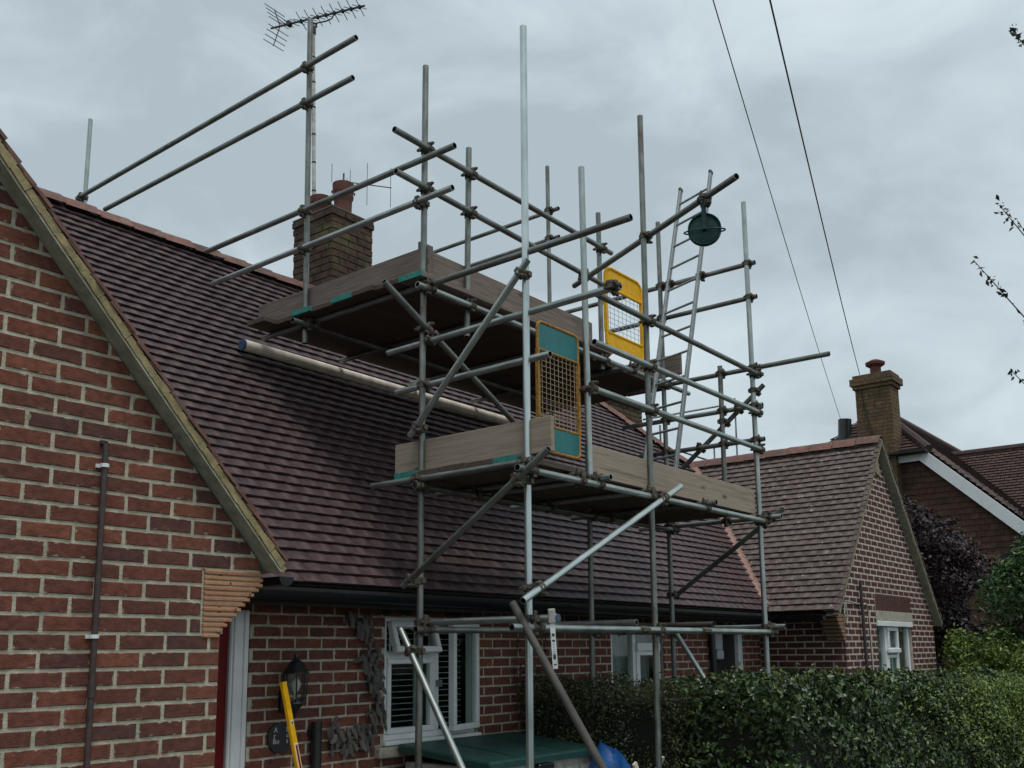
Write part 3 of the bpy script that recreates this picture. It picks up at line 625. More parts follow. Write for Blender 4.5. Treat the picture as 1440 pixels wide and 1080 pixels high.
verge(-.96, 2.15, 1.06, 4.332, 3.872, YL, None, .058, 'left_verge_far', M_vmort, M_ridge, 24)
M_vR = mat('wing_verge_mortar', [(.20, .165, .11), (.27, .225, .155)], rough=.9, scale=6, bump=.5, coord='World')
verge(10.885, 2.115, RAX, 4.40, 4.05, YR, None, .055, 'wing_verge', M_vR, M_tile_R, 30)
verge(14.875, 2.055, RAX, 4.40, 4.05, YR, None, .055, 'wing_verge_right', M_vR, M_tile_R, 30)
# ---- corbelled tile courses under the eaves corner
cb = MB(); cb.box(2.672, 2.80, YL+.012, YL+.2, 1.80, 2.096); cb = cb.build('corbel', M_mortar, house, label='stepped corbel of thin orange tiles under the left eaves corner')
nC = 13
for k in range(nC):
    z = 1.782+k*.0244; xr = 2.765+(.245*min(1, k/10.)); c = MB(); c.rn = random.random()+.001
    jn = random.uniform(2.78, xr-.02) if k in (5, 8, 10) else None
    c.box(2.682, (jn-.004) if jn else xr, YL-.006+random.uniform(-.004, .002), YL+.19, z, z+.0165, bev=.003)
    if jn: c.box(jn+.004, xr, YL-.006, YL+.19, z, z+.0165, bev=.003)
    c.build('corbel_tile', M_corbel, cb)
    c = MB(); c.box(2.684, xr-.014, YL, YL+.185, z+.0165, z+.0245); c.build('mortar', mat('corbel_mortar', [(.42, .29, .185), (.50, .36, .24)], rough=.95, coord='World'), cb)
cr_ = MB(); 
for k in range(7):
    z = 1.80+k*.043; xl = 11.3-.26*min(1, (k+1)/7.); cr_.rn = random.random()+.001; cr_.box(xl, 11.31, YR-.004, YR+.2, z, z+.036)
cr_.build('wing_corbel', M_corbel if 0 else mat('wing_corbel_tile', [(.20, .12, .075), (.25, .15, .09)], rough=.9, coord='World'), house)
# ---- brown pipe on the left wall
pp = MB(); pp.cyl((2.145, YL-.035, 0), (2.143, YL-.035, 2.60), .0135, 10); pp.cyl((2.143, YL-.035, 2.60), (2.143, YL+.02, 2.615), .013, 8); pp.cyl((2.145, YL-.035, 1.535), (2.145, YL-.035, 1.585), .0185, 10)
pp = pp.build('conduit_pipe', M_brownpipe, house, True)
for z in (2.505, 1.783):
    c = MB(); c.cyl((2.143, YL-.035, z-.008), (2.143, YL-.035, z+.008), .019, 10); c.box(2.118, 2.168, YL-.014, YL-.002, z-.008, z+.008); c.build('pipe_clip', M_white, pp)
# ---- right wing pipe and cables
pp = MB(); pp.cyl((11.80, YR-.04, 2.49), (11.88, YR-.04, 0), .02, 8); pp.build('drain_pipe', M_brownpipe, house, True)
pp = MB(); pp.path([(11.3, YR-.03, 2.25), (11.6, YR-.012, 2.235), (11.9, YR-.012, 2.22), (12.02, YR-.012, 2.24), (12.10, YR-.012, 2.15), (12.12, YR-.012, 1.7), (12.13, YR-.012, 1.2)], .009, 6)
pp.path([(11.28, YR-.03, 2.25), (11.24, YR-.03, 2.1), (11.29, YR-.03, 1.98), (11.33, YR-.03, 2.05), (11.31, YR-.03, 2.2)], .008, 6); pp.build('cable', M_wcable, house)
# ---- rooms behind the openings
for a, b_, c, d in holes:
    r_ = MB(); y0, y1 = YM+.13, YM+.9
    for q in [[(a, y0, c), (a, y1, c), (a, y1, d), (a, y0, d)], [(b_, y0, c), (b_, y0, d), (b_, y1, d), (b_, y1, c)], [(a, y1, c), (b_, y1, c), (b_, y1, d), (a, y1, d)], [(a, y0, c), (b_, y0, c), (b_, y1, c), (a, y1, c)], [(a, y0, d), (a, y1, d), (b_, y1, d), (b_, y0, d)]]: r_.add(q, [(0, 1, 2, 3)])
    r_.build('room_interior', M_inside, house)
def leaf_frame(b, x0, x1, z0, z1, y0, y1, wd, bev=.006):
    b.box(x0, x1, y0, y1, z0, z0+wd, bev=bev); b.box(x0, x1, y0, y1, z1-wd, z1, bev=bev); b.box(x0, x0+wd, y0+.001, y1-.001, z0+wd, z1-wd, bev=bev); b.box(x1-wd, x1, y0+.001, y1-.001, z0+wd, z1-wd, bev=bev)
# ---- window 1
W1 = MB(); leaf_frame(W1, 5.04, 6.05, 1.085, 1.975, YM+.03, YM+.09, .045)
W1.box(5.575, 5.63, YM+.031, YM+.089, 1.13, 1.93); W1.box(5.085, 5.575, YM+.031, YM+.089, 1.665, 1.715)
W1.box(5.02, 6.07, YM-.03, YM+.06, 1.055, 1.084, bev=.006)
W1 = W1.build('window', M_white, house, label='white window with open top light and open side casement behind the first scaffold pole')
b = MB(); leaf_frame(b, 5.085, 5.575, 1.13, 1.665, YM+.02, YM+.075, .04); b.build('sash', M_white, W1)
b = MB(); b.box(5.125, 5.535, YM+.045, YM+.051, 1.17, 1.625); b.build('pane', M_glass, W1)
def casement(parent, M, w, h, wd=.045):
    b = MB(); leaf_frame(b, 0, w, 0, h, -.028, .028, wd); o = b.build('casement', M_white, parent, matrix=M)
    b = MB(); b.box(wd, w-wd, -.003, .003, wd, h-wd); b.build('pane', M_glass, parent, matrix=M)
    return o
casement(W1, Matrix.Translation((5.09, YM+.02, 1.93)) @ Matrix.Rotation(R(-17), 4, 'X') @ Matrix.Translation((0, 0, -.235)), .48, .235)
casement(W1, Matrix.Translation((6.045, YM-.0, 1.12)) @ Matrix.Rotation(R(13), 4, 'Z') @ Matrix.Translation((-.415, 0, 0)), .415, .815)
b = MB()
for z in np.arange(1.16, 1.93, .043):
    b.box(5.11, 5.56, YM+.13, YM+.155, z, z+.004, Matrix.Translation((0, 0, 0))); b.box(5.64, 6.0, YM+.13, YM+.155, z, z+.004)
for x in (5.2, 5.46, 5.72, 5.93): b.box(x, x+.018, YM+.128, YM+.13, 1.13, 1.93)
b.build('blind', M_blind, W1)
b = MB(); b.box(5.13, 5.2, YM+.1, YM+.125, 1.15, 1.66); b.box(5.45, 5.53, YM+.1, YM+.125, 1.15, 1.66); b.build('shutter_stile', M_blind, W1)
b = MB(); b.box(4.94, 6.12, YM-.06, YM+.08, .975, 1.05, bev=.01); b.build('stone_sill', M_stone, W1)
b = MB(); b.box(5.60, 5.618, YM-.02, YM+.03, 1.45, 1.50); b.build('window_handle', M_alu, W1)
# ---- window 2
W2 = MB(); leaf_frame(W2, 8.03, 8.97, 1.05, 1.97, YM+.03, YM+.09, .05); W2.box(8.44, 8.50, YM+.03, YM+.09, 1.1, 1.92); W2.box(8.50, 8.92, YM+.02, YM+.08, 1.66, 1.70); W2.box(8.49, 8.93, YM+.0, YM+.05, 1.70, 1.78, bev=.005)
W2.box(8.495, 8.56, YM+.02, YM+.07, 1.10, 1.66)
W2.box(8.0, 9.0, YM-.03, YM+.05, 1.02, 1.049)
W2 = W2.build('window', M_white, house, label='white window with drawn curtains above the clipped hedge')
b = MB(); b.box(8.08, 8.44, YM+.06, YM+.066, 1.1, 1.92); b.box(8.56, 8.92, YM+.06, YM+.066, 1.1, 1.92); b.build('pane', M_glass, W2)
def curtain(parent, x0, x1, y, z0, z1, amp=.02, k=60):
    b = MB(); n = 40; vs = []
    for i in range(n+1):
        x = x0+(x1-x0)*i/n; yy = y+amp*math.sin(x*k)+amp*.4*math.sin(x*k*2.3+1)
        vs += [(x, yy, z0), (x, yy, z1)]
    b.add(vs, [(2*i, 2*i+2, 2*i+3, 2*i+1) for i in range(n)]); b.build('curtain', M_curt, parent, True)
curtain(W2, 8.05, 8.95, YM+.16, 1.06, 1.95)
# ---- doors
D1 = MB(); D1.box(3.715, 3.855, YM-.005, YM+.09, 0, 1.985, bev=.008); D1.box(3.735, 3.755, YM-.014, YM, 0, 1.97, bev=.004); D1.box(3.81, 3.83, YM-.014, YM, 0, 1.97, bev=.004); D1.box(2.862, 2.90, YM, YM+.09, 0, 1.985); D1.box(2.90, 3.715, YM+.005, YM+.09, 1.93, 1.985)
D1 = D1.build('door_frame', M_white, house)
b = MB(); b.box(2.90, 3.714, YM+.02, YM+.07, .02, 1.93, bev=.004)
for z0, z1 in ((.2, .85), (1.0, 1.8)):
    for x0, x1 in ((3.0, 3.28), (3.34, 3.62)): b.box(x0, x1, YM+.008, YM+.02, z0, z1, bev=.008)
b.build('front_door', M_red, D1, label='red front door glimpsed beside the left gable corner')
D2 = MB(); D2.box(10.70, 10.80, YM-.01, YM+.09, 0, 1.985, bev=.006); D2.box(9.985, 10.7, YM+.01, YM+.09, 1.92, 1.985); D2 = D2.build('door_frame', M_white, house)
b = MB(); b.box(10.0, 10.70, YM+.04, YM+.08, .02, 1.92, bev=.004); b.box(10.1, 10.6, YM+.03, YM+.04, 1.1, 1.8, bev=.006); b.build('back_door', M_black, D2)
b = MB(); b.box(10.73, 10.77, YM-.03, YM-.01, 1.36, 1.42, bev=.004); b.build('door_latch', M_black, D2)
b = MB(); b.box(10.02, 10.21, YM-.06, YM-.01, 1.70, 1.98, bev=.012); b.box(10.08, 10.24, YM-.055, YM-.01, 1.60, 1.70, bev=.01); b.build('meter_cover', mat('grey_white_plastic', [(.30, .32, .33), (.42, .44, .45)], rough=.6), house)
b = MB(); b.cyl((10.0, YM-.05, 1.0), (9.96, YM-.05, 1.98), .035, 10); b.build('rain_pipe', M_black, house, True)
b = MB(); b.box(9.93, 10.84, YM-.004, YM+.05, 1.99, 2.07); b.build('stone_lintel', M_stone, house)
b = MB(); b.box(4.98, 6.12, YM-.004, YM+.05, 1.98, 2.04); b.build('stone_lintel', M_soffit, house)
# ---- right gable window
yw = YR+.04
WR = MB(); leaf_frame(WR, 12.40, 13.76, 1.15, 2.04, yw, yw+.06, .055)
for x in (12.78, 13.22): WR.box(x, x+.075, yw+.001, yw+.059, 1.2, 1.985)
WR.box(12.39, 13.77, YR-.02, yw+.02, 1.975, 2.042, bev=.006)
WR = WR.build('window', M_white, house, label='white three-light window in the far gable below a stone lintel')
b = MB(); leaf_frame(b, 12.84, 13.24, 1.66, 1.97, yw-.03, yw+.01, .05); b.box(12.82, 13.26, yw-.045, yw-.01, 1.645, 1.70, bev=.006); b.build('top_light', M_white, WR)
b = MB(); leaf_frame(b, 12.85, 13.225, 1.2, 1.62, yw-.01, yw+.02, .04); b.build('sash', M_white, WR)
b = MB(); b.box(12.455, 13.7, yw+.03, yw+.036, 1.2, 1.985); b.build('pane', M_glass, WR)
curtain(WR, 12.44, 13.72, yw+.16, 1.16, 2.02, .03, 40)
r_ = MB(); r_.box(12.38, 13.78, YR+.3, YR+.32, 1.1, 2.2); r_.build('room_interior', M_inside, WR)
# ---- gable vent slit
b = MB(); b.prism([(12.78, 4.15), (12.73, 3.95), (12.9, 3.9), (12.86, 4.12)], 0, .012, frame((0, -1, 0), (1, 0, 0), (0, YR-.004, 0))); b.build('gable_infill', M_vR, house)

# ---- chimney on the ridge
CX0, CX1, CY0, CY1 = 6.30, 6.86, 7.35, 7.96
ch = MB(); ch.box(CX0+.006, CX1-.006, CY0+.006, CY1, 4.6, 6.2); ch = ch.build('chimney', M_chmort, house, label='weathered brick chimney stack with two clay pots on the main ridge')
for fr_, wd in ((Fr((CX0, CY0, 0), (1, 0, 0), (0, 0, 1)), CX1-CX0), (Fr((CX0, CY1, 0), (0, -1, 0), (0, 0, 1)), CY1-CY0)):
    bricks(ch, fr_, 0, wd, 4.75, 6.10, M_chbrick, L=.225, H=.075, ph=.02, pu=.0, J=.012, d=.006, key='C')
cp = MB()
for k, (z, o) in enumerate(((6.10, .0), (6.175, .014))):
    for i in range(3):
        cp.rn = random.random()+.001; cp.box(CX0-o+i*.19, CX0-o+i*.19+.183+(2*o if i == 2 else 0), CY0-o, CY0+.1, z, z+.066, bev=.005)
        cp.rn = random.random()+.001; cp.box(CX0-o, CX0+.1, CY0+.102+i*.18, CY0+.102+i*.18+.172, z, z+.066, bev=.005)
cp.build('brick', M_chbrick, ch, kind='stuff')
cp = MB(); cp.box(CX0-.015, CX1+.015, CY0-.01, CY1+.02, 6.245, 6.27, bev=.008); cp.prism([(-.02, 0), (.6, 0), (.52, .09), (.06, .09)], -.3, .3, frame((0, 1, 0), (1, 0, 0), ((CX0), 7.66, 6.27)) @ Matrix.Rotation(math.pi, 4, 'Z') @ Matrix.Translation((-.6, 0, 0))) if 0 else cp.add([(CX0, CY0, 6.26), (CX1, CY0, 6.26), (CX1, CY1, 6.26), (CX0, CY1, 6.26), (CX0+.18, CY0+.14, 6.335), (CX1-.14, CY0+.16, 6.33), (CX1-.16, CY1-.16, 6.335), (CX0+.16, CY1-.14, 6.34)], [(0, 1, 5, 4), (1, 2, 6, 5), (2, 3, 7, 6), (3, 0, 4, 7), (4, 5, 6, 7)]); cp.build('chimney_cap', M_chmort, ch)
def pot(x, y, z, h, r):
    b = MB(); b.lathe([(r*.92, 0), (r*.9, h*.1), (r*.82, h*.25), (r*.85, h*.55), (r*.98, h*.62), (r*.98, h*.68), (r*.9, h*.7), (r*1.0, h*.86), (r*1.02, h), (r*.86, h), (r*.8, h*.5)], Matrix.Translation((x, y, z)), 22)
    for i in range(10):
        a = i*math.pi/5; b.box(-.006, .006, -.004, .012, 0, .03, Matrix.Translation((x+math.cos(a)*r*1.0, y+math.sin(a)*r*1.0, z+h*.74)) @ Matrix.Rotation(a-math.pi/2, 4, 'Z'))
    return b.build('chimney_pot', M_pot, ch, True)
pot(6.64, 7.58, 6.27, .42, .115); pot(6.55, 7.84, 6.27, .31, .118)
b = MB(); b.path([(6.60, 7.54, 6.60), (6.60, 7.54, 6.79), (6.62, 7.55, 6.81), (6.64, 7.57, 6.79), (6.64, 7.57, 6.60)], .005, 6); b.cyl((6.71, 7.6, 6.7), (6.71, 7.6, 6.80), .003, 5); b.build('pot_guard', M_ali2, ch)
b = MB(); b.box(CX0-.03, CX1+.03, CY0-.03, CY0, 5.06, 5.16, bev=.01); b.box(CX0-.03, CX0, CY0, CY1, 5.08, 5.4); b.build('flashing', M_lead, ch)
# ---- second chimney on the rear slope
ch2 = MB(); ch2.box(13.06, 14.06, 8.406, 9.0, 3.6, 5.8); ch2 = ch2.build('rear_chimney', M_chmort, house, label='mossy brick chimney behind the hip, half hidden by the scaffold')
bricks(ch2, Fr((13.04, 8.40, 0), (1, 0, 0), (0, 0, 1)), 0, 1.04, 4.2, 5.72, M_chbrick, ph=.02, J=.012, d=.006, key='C')
bricks(ch2, Fr((13.04, 9.0, 0), (0, -1, 0), (0, 0, 1)), 0, .6, 4.2, 5.72, M_chbrick, ph=.02, J=.012, d=.006, key='C')
b = MB(); b.box(13.0, 14.1, 8.36, 9.02, 5.72, 5.80, bev=.01); b.build('chimney_cap', M_chmort, ch2)
flush_pieces()

# ================================================================== AERIALS
ta = thing('tv_aerial', 'large multi-element TV aerial on a tall pale mast lashed to the chimney', 'TV aerial', (6.47, 7.98, 6.2), 'TV aerials on the chimney')
b = MB(); MA, MT = at(441.5, 285, 1, 7.98), at(440.5, 34, 1, 7.98); MA = MA+(MA-MT)*.35; b.cyl(MA, MT, .021, 12); b.build('mast', mat('pale_mast', [(.38, .38, .35), (.48, .48, .44)], rough=.5, metal=.3), ta, True)
b = MB()
for z in (6.72, 7.05, 7.38, 7.7, 8.0, 8.3): q_ = MA.lerp(MT, (z-MA.z)/(MT.z-MA.z)); b.cyl(q_-Vector((0, 0, .008)), q_+Vector((0, 0, .008)), .024, 12)
b.build('mast_tape', M_cable, ta)
A0 = at(381, 40, 2, 8.70); A1 = at(513, 8, 2, 8.70); bd = (A1-A0).normalized(); bs_ = bd.cross(Vector((0, 0, 1)))
b = MB(); b.cyl(A0, A1, .011, 8); b.build('boom', M_ali2, ta)
Lb = (A1-A0).length
def rod(p, d, l): q = MB(); q.cyl(p-d*l/2, p+d*l/2, .0046, 5); q.build('element', M_ali2, ta)
for k in range(8):
    p = A0+bd*(Lb*(.33+.088*k)); rod(p, (bs_*.9+Vector((0, 0, -.45))).normalized(), .36); rod(p, (bs_*.9+Vector((0, 0, .30))).normalized(), .24)
    c = MB(); c.box(-.013, .013, -.013, .013, -.02, .02, Matrix.Translation(p)); c.build('element_clip', M_black, ta)
for s in (-1, 1):
    dd = (bd*-.35+Vector((0, 0, s))).normalized(); base_ = A0+bd*Lb*.10
    q = MB(); q.cyl(base_, base_+dd*.24, .006, 6); q.build('reflector_arm', M_ali2, ta)
    for k in range(4): rod(base_+dd*(.05+.06*k), (bs_*.95+Vector((0, 0, -.25))).normalized(), .42)
for k in range(3): rod(A0+bd*(Lb*(.17+.06*k)), (bs_*.9+Vector((0, 0, -.4))).normalized(), .34)
c = MB(); c.box(-.03, .03, -.02, .02, -.025, .03, Matrix.Translation(A0+bd*Lb*.2)); c.build('dipole_box', M_black, ta)
c = MB(); c.path([A0+bd*Lb*.42+Vector((0, 0, -.0)), A0+bd*Lb*.44+Vector((0, 0, -.07)), A0+bd*Lb*.6+Vector((0, 0, -.075)), A0+bd*Lb*.66+Vector((0, 0, -.06)), A0+bd*Lb*.68], .008, 6); c.build('boom_brace', M_ali2, ta)
c = MB(); c.cyl(MT-Vector((0, 0, .12)), MT-Vector((0, 0, .04)), .034, 10); c.box(-.05, .05, -.012, .012, -.02, .02, Matrix.Translation(MT)); c.build('mast_clamp', M_black, ta)
t2 = thing('tv_aerial', 'small second aerial with a thin level boom and upright rods beside the chimney pots', 'TV aerial', (6.9, 7.9, 6.3), 'TV aerials on the chimney')
c = MB(); c.cyl((6.95, 7.9, 6.95), (7.665, 7.9, 7.15), .006, 6); c.build('boom', M_ali2, t2)
c = MB(); c.cyl((6.9, 7.9, 5.9), (6.9, 7.9, 6.95), .012, 8); c.build('mast', M_ali2, t2)
for x, z, l in ((7.655, 7.15, .5), (7.28, 7.05, .52), (7.02, 6.97, .3), (6.75, 6.98, .22)):
    c = MB(); c.cyl((x, 7.9, z-l/2), (x, 7.9, z+l/2), .0035, 5); c.build('element', M_ali2, t2)

# ================================================================== SCAFFOLD
sc = thing('scaffold', 'galvanised tube and coupler scaffold with two boarded lifts rising over the bungalow roof', 'scaffold', (5.5, 4.1, 0))
RD = .0225
TUBES = []
def tube(kind, p, q, m=None, r=RD):
    p, q = Vector(p), Vector(q); L = (q-p).length; M = frame(q-p, None, p); b = MB(); n = 16
    vs = []
    for rr, z in ((r*.84, .05), (r*.84, 0), (r, 0), (r, L), (r*.84, L), (r*.84, L-.05)):
        for i in range(n): a = 2*math.pi*i/n; vs.append((rr*math.cos(a), rr*math.sin(a), z))
    for k in range(5):
        b.mi = 1 if k in (0, 4) else 0
        b.add([], [(k*n+i, k*n+(i+1) % n, (k+1)*n+(i+1) % n, (k+1)*n+i) for i in range(n)]) if False else None
    b.v = vs
    for k in range(5):
        for i in range(n): b.f.append((k*n+i, k*n+(i+1) % n, (k+1)*n+(i+1) % n, (k+1)*n+i)); b.m.append(1 if k in (0, 4) else 0); b.r.append(0)
    b.f.append(tuple(range(n))[::-1]); b.m.append(1); b.r.append(0)
    b.f.append(tuple(range(5*n, 6*n))); b.m.append(1); b.r.append(0)
    o = b.build(kind, [m or random.choice([M_galv, M_galvO, M_galvO]), M_dark], sc, True, M)
    TUBES.append((p, q, kind)); return o
O = .047
# standards (uprights)
tube('standard', (4.755, 4.6, 0), (4.80, 4.6, 5.96), M_galvO)
tube('standard', (4.765, 3.69, 0), (4.80, 3.69, 5.88), M_galvN, .0235)
tube('standard', (6.25, 3.69, 0), (6.31, 3.69, 5.90), M_galvO)
tube('standard', (8.14, 3.69, 0), (8.16, 3.69, 5.85), M_galv)
tube('standard', (5.475, 3.69, 2.86), (5.46, 3.69, 5.12), M_galv)
tube('standard', (8.13, 4.6, 0), (8.14, 4.6, 5.91), M_galvO)
tube('standard', (6.78, 4.6, 0), (6.81, 4.6, 2.95), M_galvO)
tube('standard', (5.25, 4.6, 4.0), (5.28, 4.6, 5.51), M_galvO)
tube('standard', (7.06, 4.6, 4.15), (7.06, 4.6, 5.62), M_galvO)
tube('standard', (4.765, 5.85, 4.09), (4.765, 5.89, 6.90), M_galvO)
tube('standard', (8.14, 5.95, 4.1), (8.14, 5.95, 6.96), M_galvO)
tube('standard', (4.72+O, 9.5, 3.4), (4.72+O, 9.47, 7.32), M_galv)
tube('standard', (8.14, 4.01, 2.8), (8.14, 4.0, 4.31), M_galvO)
# level ledgers along the house
tube('ledger', (4.55, 3.69-O, 1.845), (8.22, 3.69-O, 1.85), M_galv)
tube('ledger', (4.68, 4.6-O, 1.855), (8.3, 4.6-O, 1.865), M_galvO)
tube('ledger', (4.62, 3.69-O, 2.81), (8.17, 3.69-O, 2.82), M_galv)
tube('ledger', (4.67, 4.6-O, 2.81), (8.17, 4.6-O, 2.82), M_galvO)
tube('ledger', (4.68, 4.6-O, 4.225), (8.55, 4.6-O, 4.225), M_galv)
tube('ledger', (4.60, 5.85-O, 4.225), (8.5, 5.85-O, 4.225), M_galvO)
for z in (4.18, 3.82, 3.48): tube('guard_rail', ({4.18: 5.55, 3.82: 5.50, 3.48: 5.46}[z], 3.69-O, z), (8.20, 3.69-O, z-.01), M_galvO if z > 4 else M_galv)
tube('guard_rail', (4.44, 4.6-O, 5.285), (7.19, 4.6-O, 5.265), M_galvO)
tube('guard_rail', (4.46, 4.6-O, 4.98), (7.04, 4.6-O, 4.92), M_galvO)
# level tubes at right angles to the house
XA = 4.765-O; XB = 8.14+O
tube('transom', (4.80+.01, 3.49, 1.90), (4.81, 4.66, 1.902), M_galv)
tube('transom', (6.20, 3.80, 1.905), (6.20, 4.75, 1.908), M_galv)
tube('transom', (7.20, 3.70, 1.905), (7.20, 4.75, 1.91), M_rustT)
tube('transom', (XB+.01, 3.53, 1.895), (XB+.01, 4.9, 1.90), M_galv)
for x, y0, y1 in ((XA, 3.60, 5.02), (5.30, 3.62, 4.93), (6.2, 3.62, 4.95), (7.05, 3.55, 4.95), (XB, 3.5, 4.95), (5.52, 3.55, 4.8)): tube('transom', (x, y0, 2.858), (x, y1, 2.86))
for x, y0, y1 in ((XA+.1, 4.5, 6.45), (5.66, 4.62, 6.45), (6.6, 4.62, 6.5), (7.5, 4.5, 6.5)): tube('transom', (x, y0, 4.272), (x, y1, 4.272))
tube('transom', (XB, 2.98, 4.235), (XB, 5.05, 4.25), M_galvO)
tube('guard_rail', (XA, 5.27, 6.44), (XA, 9.55, 6.43), M_galvO)
tube('guard_rail', (XA, 5.30, 6.11), (XA, 8.96, 6.13), M_galvO)
tube('guard_rail', (XA, 4.24, 5.17), (XA, 7.16, 5.19), M_galvO)
tube('guard_rail', (XA, 4.26, 4.865), (XA, 7.05, 4.865), M_galv)
tube('guard_rail', (4.765+O, 2.90, 4.275), (4.765+O, 4.51, 4.265), M_galvO)
tube('guard_rail', (4.765+O, 2.99, 3.865), (4.765+O, 4.97, 3.845), M_galv)
tube('guard_rail', (4.765+O, 3.52, 3.545), (4.765+O, 4.88, 3.535), M_galv)
for z, y1 in ((5.255, 5.85), (4.925, 5.25), (3.895, 5.1), (3.58, 4.92)): tube('guard_rail', (XB, 3.62, z-.01), (XB, y1, z))
for z in (6.455, 6.13): tube('guard_rail', (XB, 5.84, z), (XB, 7.9, z), M_galvO)
# braces and rakers
XO = 4.765-.050
tube('brace', (XO+.01, 3.62, 4.17), (XO+.01, 4.66, 3.17), M_galv)
tube('brace', (XO-.045, 3.44, 2.905), (XO-.045, 4.66, 2.14), M_galvO)
tube('brace', (4.36, 4.6-O, 4.15), (6.0, 4.6-O, 3.30), M_galvO)
tube('brace', (6.56, 3.69-2*O, 2.93), (4.60, 3.69-2*O, 2.0), M_galvN)
tube('brace', (XB+.045, 3.62, 4.08), (XB+.045, 4.50, 3.40), M_galvO)
tube('brace', (XB+.045, 3.50, 2.93), (XB+.045, 4.64, 2.19), M_galvO)
tube('raker', (4.68, 4.69, 1.86), (4.68, 3.55, .06), M_galv)
tube('raker', (4.655, 3.72, 1.995), (4.655, 2.42, .06), M_rustT, .024)
tube('raker', (8.08, 4.53, 1.85), (8.08, 3.9, .9), M_galv)
# cantilever tube that carries the gin wheel
G0 = Vector((6.80, 4.70, 4.875)); G1 = Vector((5.885, 2.70, 4.895))
tube('gin_tube', G0, G1, M_galvO, .0235)
# a few tubes of the lift beyond the hip
for a, b_ in (((1033, 560), (1037, 648)), ((928, 598), (930, 640)), ((1004, 626), (1005, 648))):
    tube('standard', at(*b_, 1, 8.6), at(*a, 1, 8.6), M_galvO, .017)
tube('brace', at(955, 634, 1, 8.6), at(998, 648, 1, 8.6), M_galvO, .017); tube('guard_rail', at(905, 590, 1, 8.55), at(1012, 571, 1, 8.2), M_galvO, .017)
def swivel_mesh(ang, off=.047):
    b = MB(); n = 12
    def half(M):
        for z0, z1, r in ((-.024, -.008, RD+.006), (.008, .024, RD+.006), (-.008, .008, RD+.0035)):
            vs = []; 
            for z in (z0, z1):
                for i in range(n): a = 2*math.pi*i/n; vs.append(M @ Vector((math.cos(a)*r, math.sin(a)*r, z)))
            b.add(vs, [(i, (i+1) % n, (i+1) % n+n, i+n) for i in range(n)]+[tuple(range(n))[::-1], tuple(range(n, 2*n))])
        b.box(-.022-.022, -.022, -.016, .016, -.019, .019, M, bev=.004)     # hinge lug
        b.box(.022, .052, -.012, .012, -.017, .017, M, bev=.004)            # flap
        b.cyl(M @ Vector((.040, -.040, 0)), M @ Vector((.040, .056, 0)), .0065, 6)
        b.cyl(M @ Vector((.040, -.030, 0)), M @ Vector((.040, -.014, 0)), .0125, 6); b.cyl(M @ Vector((.040, .016, 0)), M @ Vector((.040, .030, 0)), .0135, 6)
    half(Matrix()); half(Matrix.Translation((0, off, 0)) @ Matrix.Rotation(ang, 4, 'Y') @ Matrix.Rotation(math.pi, 4, 'X'))
    b.box(-.018, .018, .010, off-.01, -.02, .02)
    return b.mesh('coupler', M_coup)
CM = {}
def closest(p1, q1, p2, q2):
    d1, d2, r = q1-p1, q2-p2, p1-p2; a, e, fq = d1.dot(d1), d2.dot(d2), d2.dot(r); c, bb = d1.dot(r), d1.dot(d2); den = a*e-bb*bb
    if abs(den) < 1e-8: return None
    s = (bb*fq-c*e)/den; t = (bb*s+fq)/e
    if not (-.005 <= s <= 1.005 and -.005 <= t <= 1.005): return None
    return p1+d1*s, p2+d2*t
nC = 0
for i in range(len(TUBES)):
    for j in range(i+1, len(TUBES)):
        c = closest(TUBES[i][0], TUBES[i][1], TUBES[j][0], TUBES[j][1])
        if not c: continue
        dist = (c[0]-c[1]).length
        if not .028 < dist < (.115 if 'standard' in (TUBES[i][2], TUBES[j][2]) and TUBES[j][2] in ('brace', 'raker') else .075): continue
        d1 = (TUBES[i][1]-TUBES[i][0]).normalized(); d2 = (TUBES[j][1]-TUBES[j][0]).normalized(); y = (c[1]-c[0]).normalized()
        if abs(d1.dot(y)) > .2: continue
        z = d1; x = y.cross(z).normalized(); y = z.cross(x); M = Matrix((x, y, z)).transposed().to_4x4(); M.translation = c[0]
        ang = round(math.atan2(d2.dot(x), d2.dot(z)), 1)
        ky = (ang, max(.045, round(dist, 2)))
        if ky not in CM: CM[ky] = swivel_mesh(*ky)
        link('coupler', CM[ky], sc, M); nC += 1
# loose couplers near tube ends, as left by the scaffolders, and clamps holding the ladder
for p, d in (((4.765+O, 3.03, 3.865), (0, 1, 0)), ((XB, 4.16, 5.25), (0, 1, 0)), ((XB, 4.50, 5.25), (0, 1, 0)), (tuple(G0+(G1-G0).normalized()*1.86), tuple(G1-G0))):
    z = Vector(d).normalized(); y = Vector((-1, 0, 0)) if abs(z.y) > .99 else Vector((0, 0, -1)); x = y.cross(z).normalized(); y = z.cross(x)
    M = Matrix((x, y, z)).transposed().to_4x4(); M.translation = p
    ky = (1.6, .047); CM.setdefault(ky, None)
    if CM[ky] is None: CM[ky] = swivel_mesh(*ky)
    link('coupler', CM[ky], sc, M)
for x, y, z in ((6.02, 3.69-O, 1.847), (6.93, 3.69-O, 1.849)):
    b = MB(); b.cyl((x-.05, y, z), (x+.05, y, z), .0285, 14); b.box(x-.045, x+.045, y-.045, y-.02, z-.014, z+.014, bev=.004); b.build('sleeve_coupler', M_coup, sc, True)
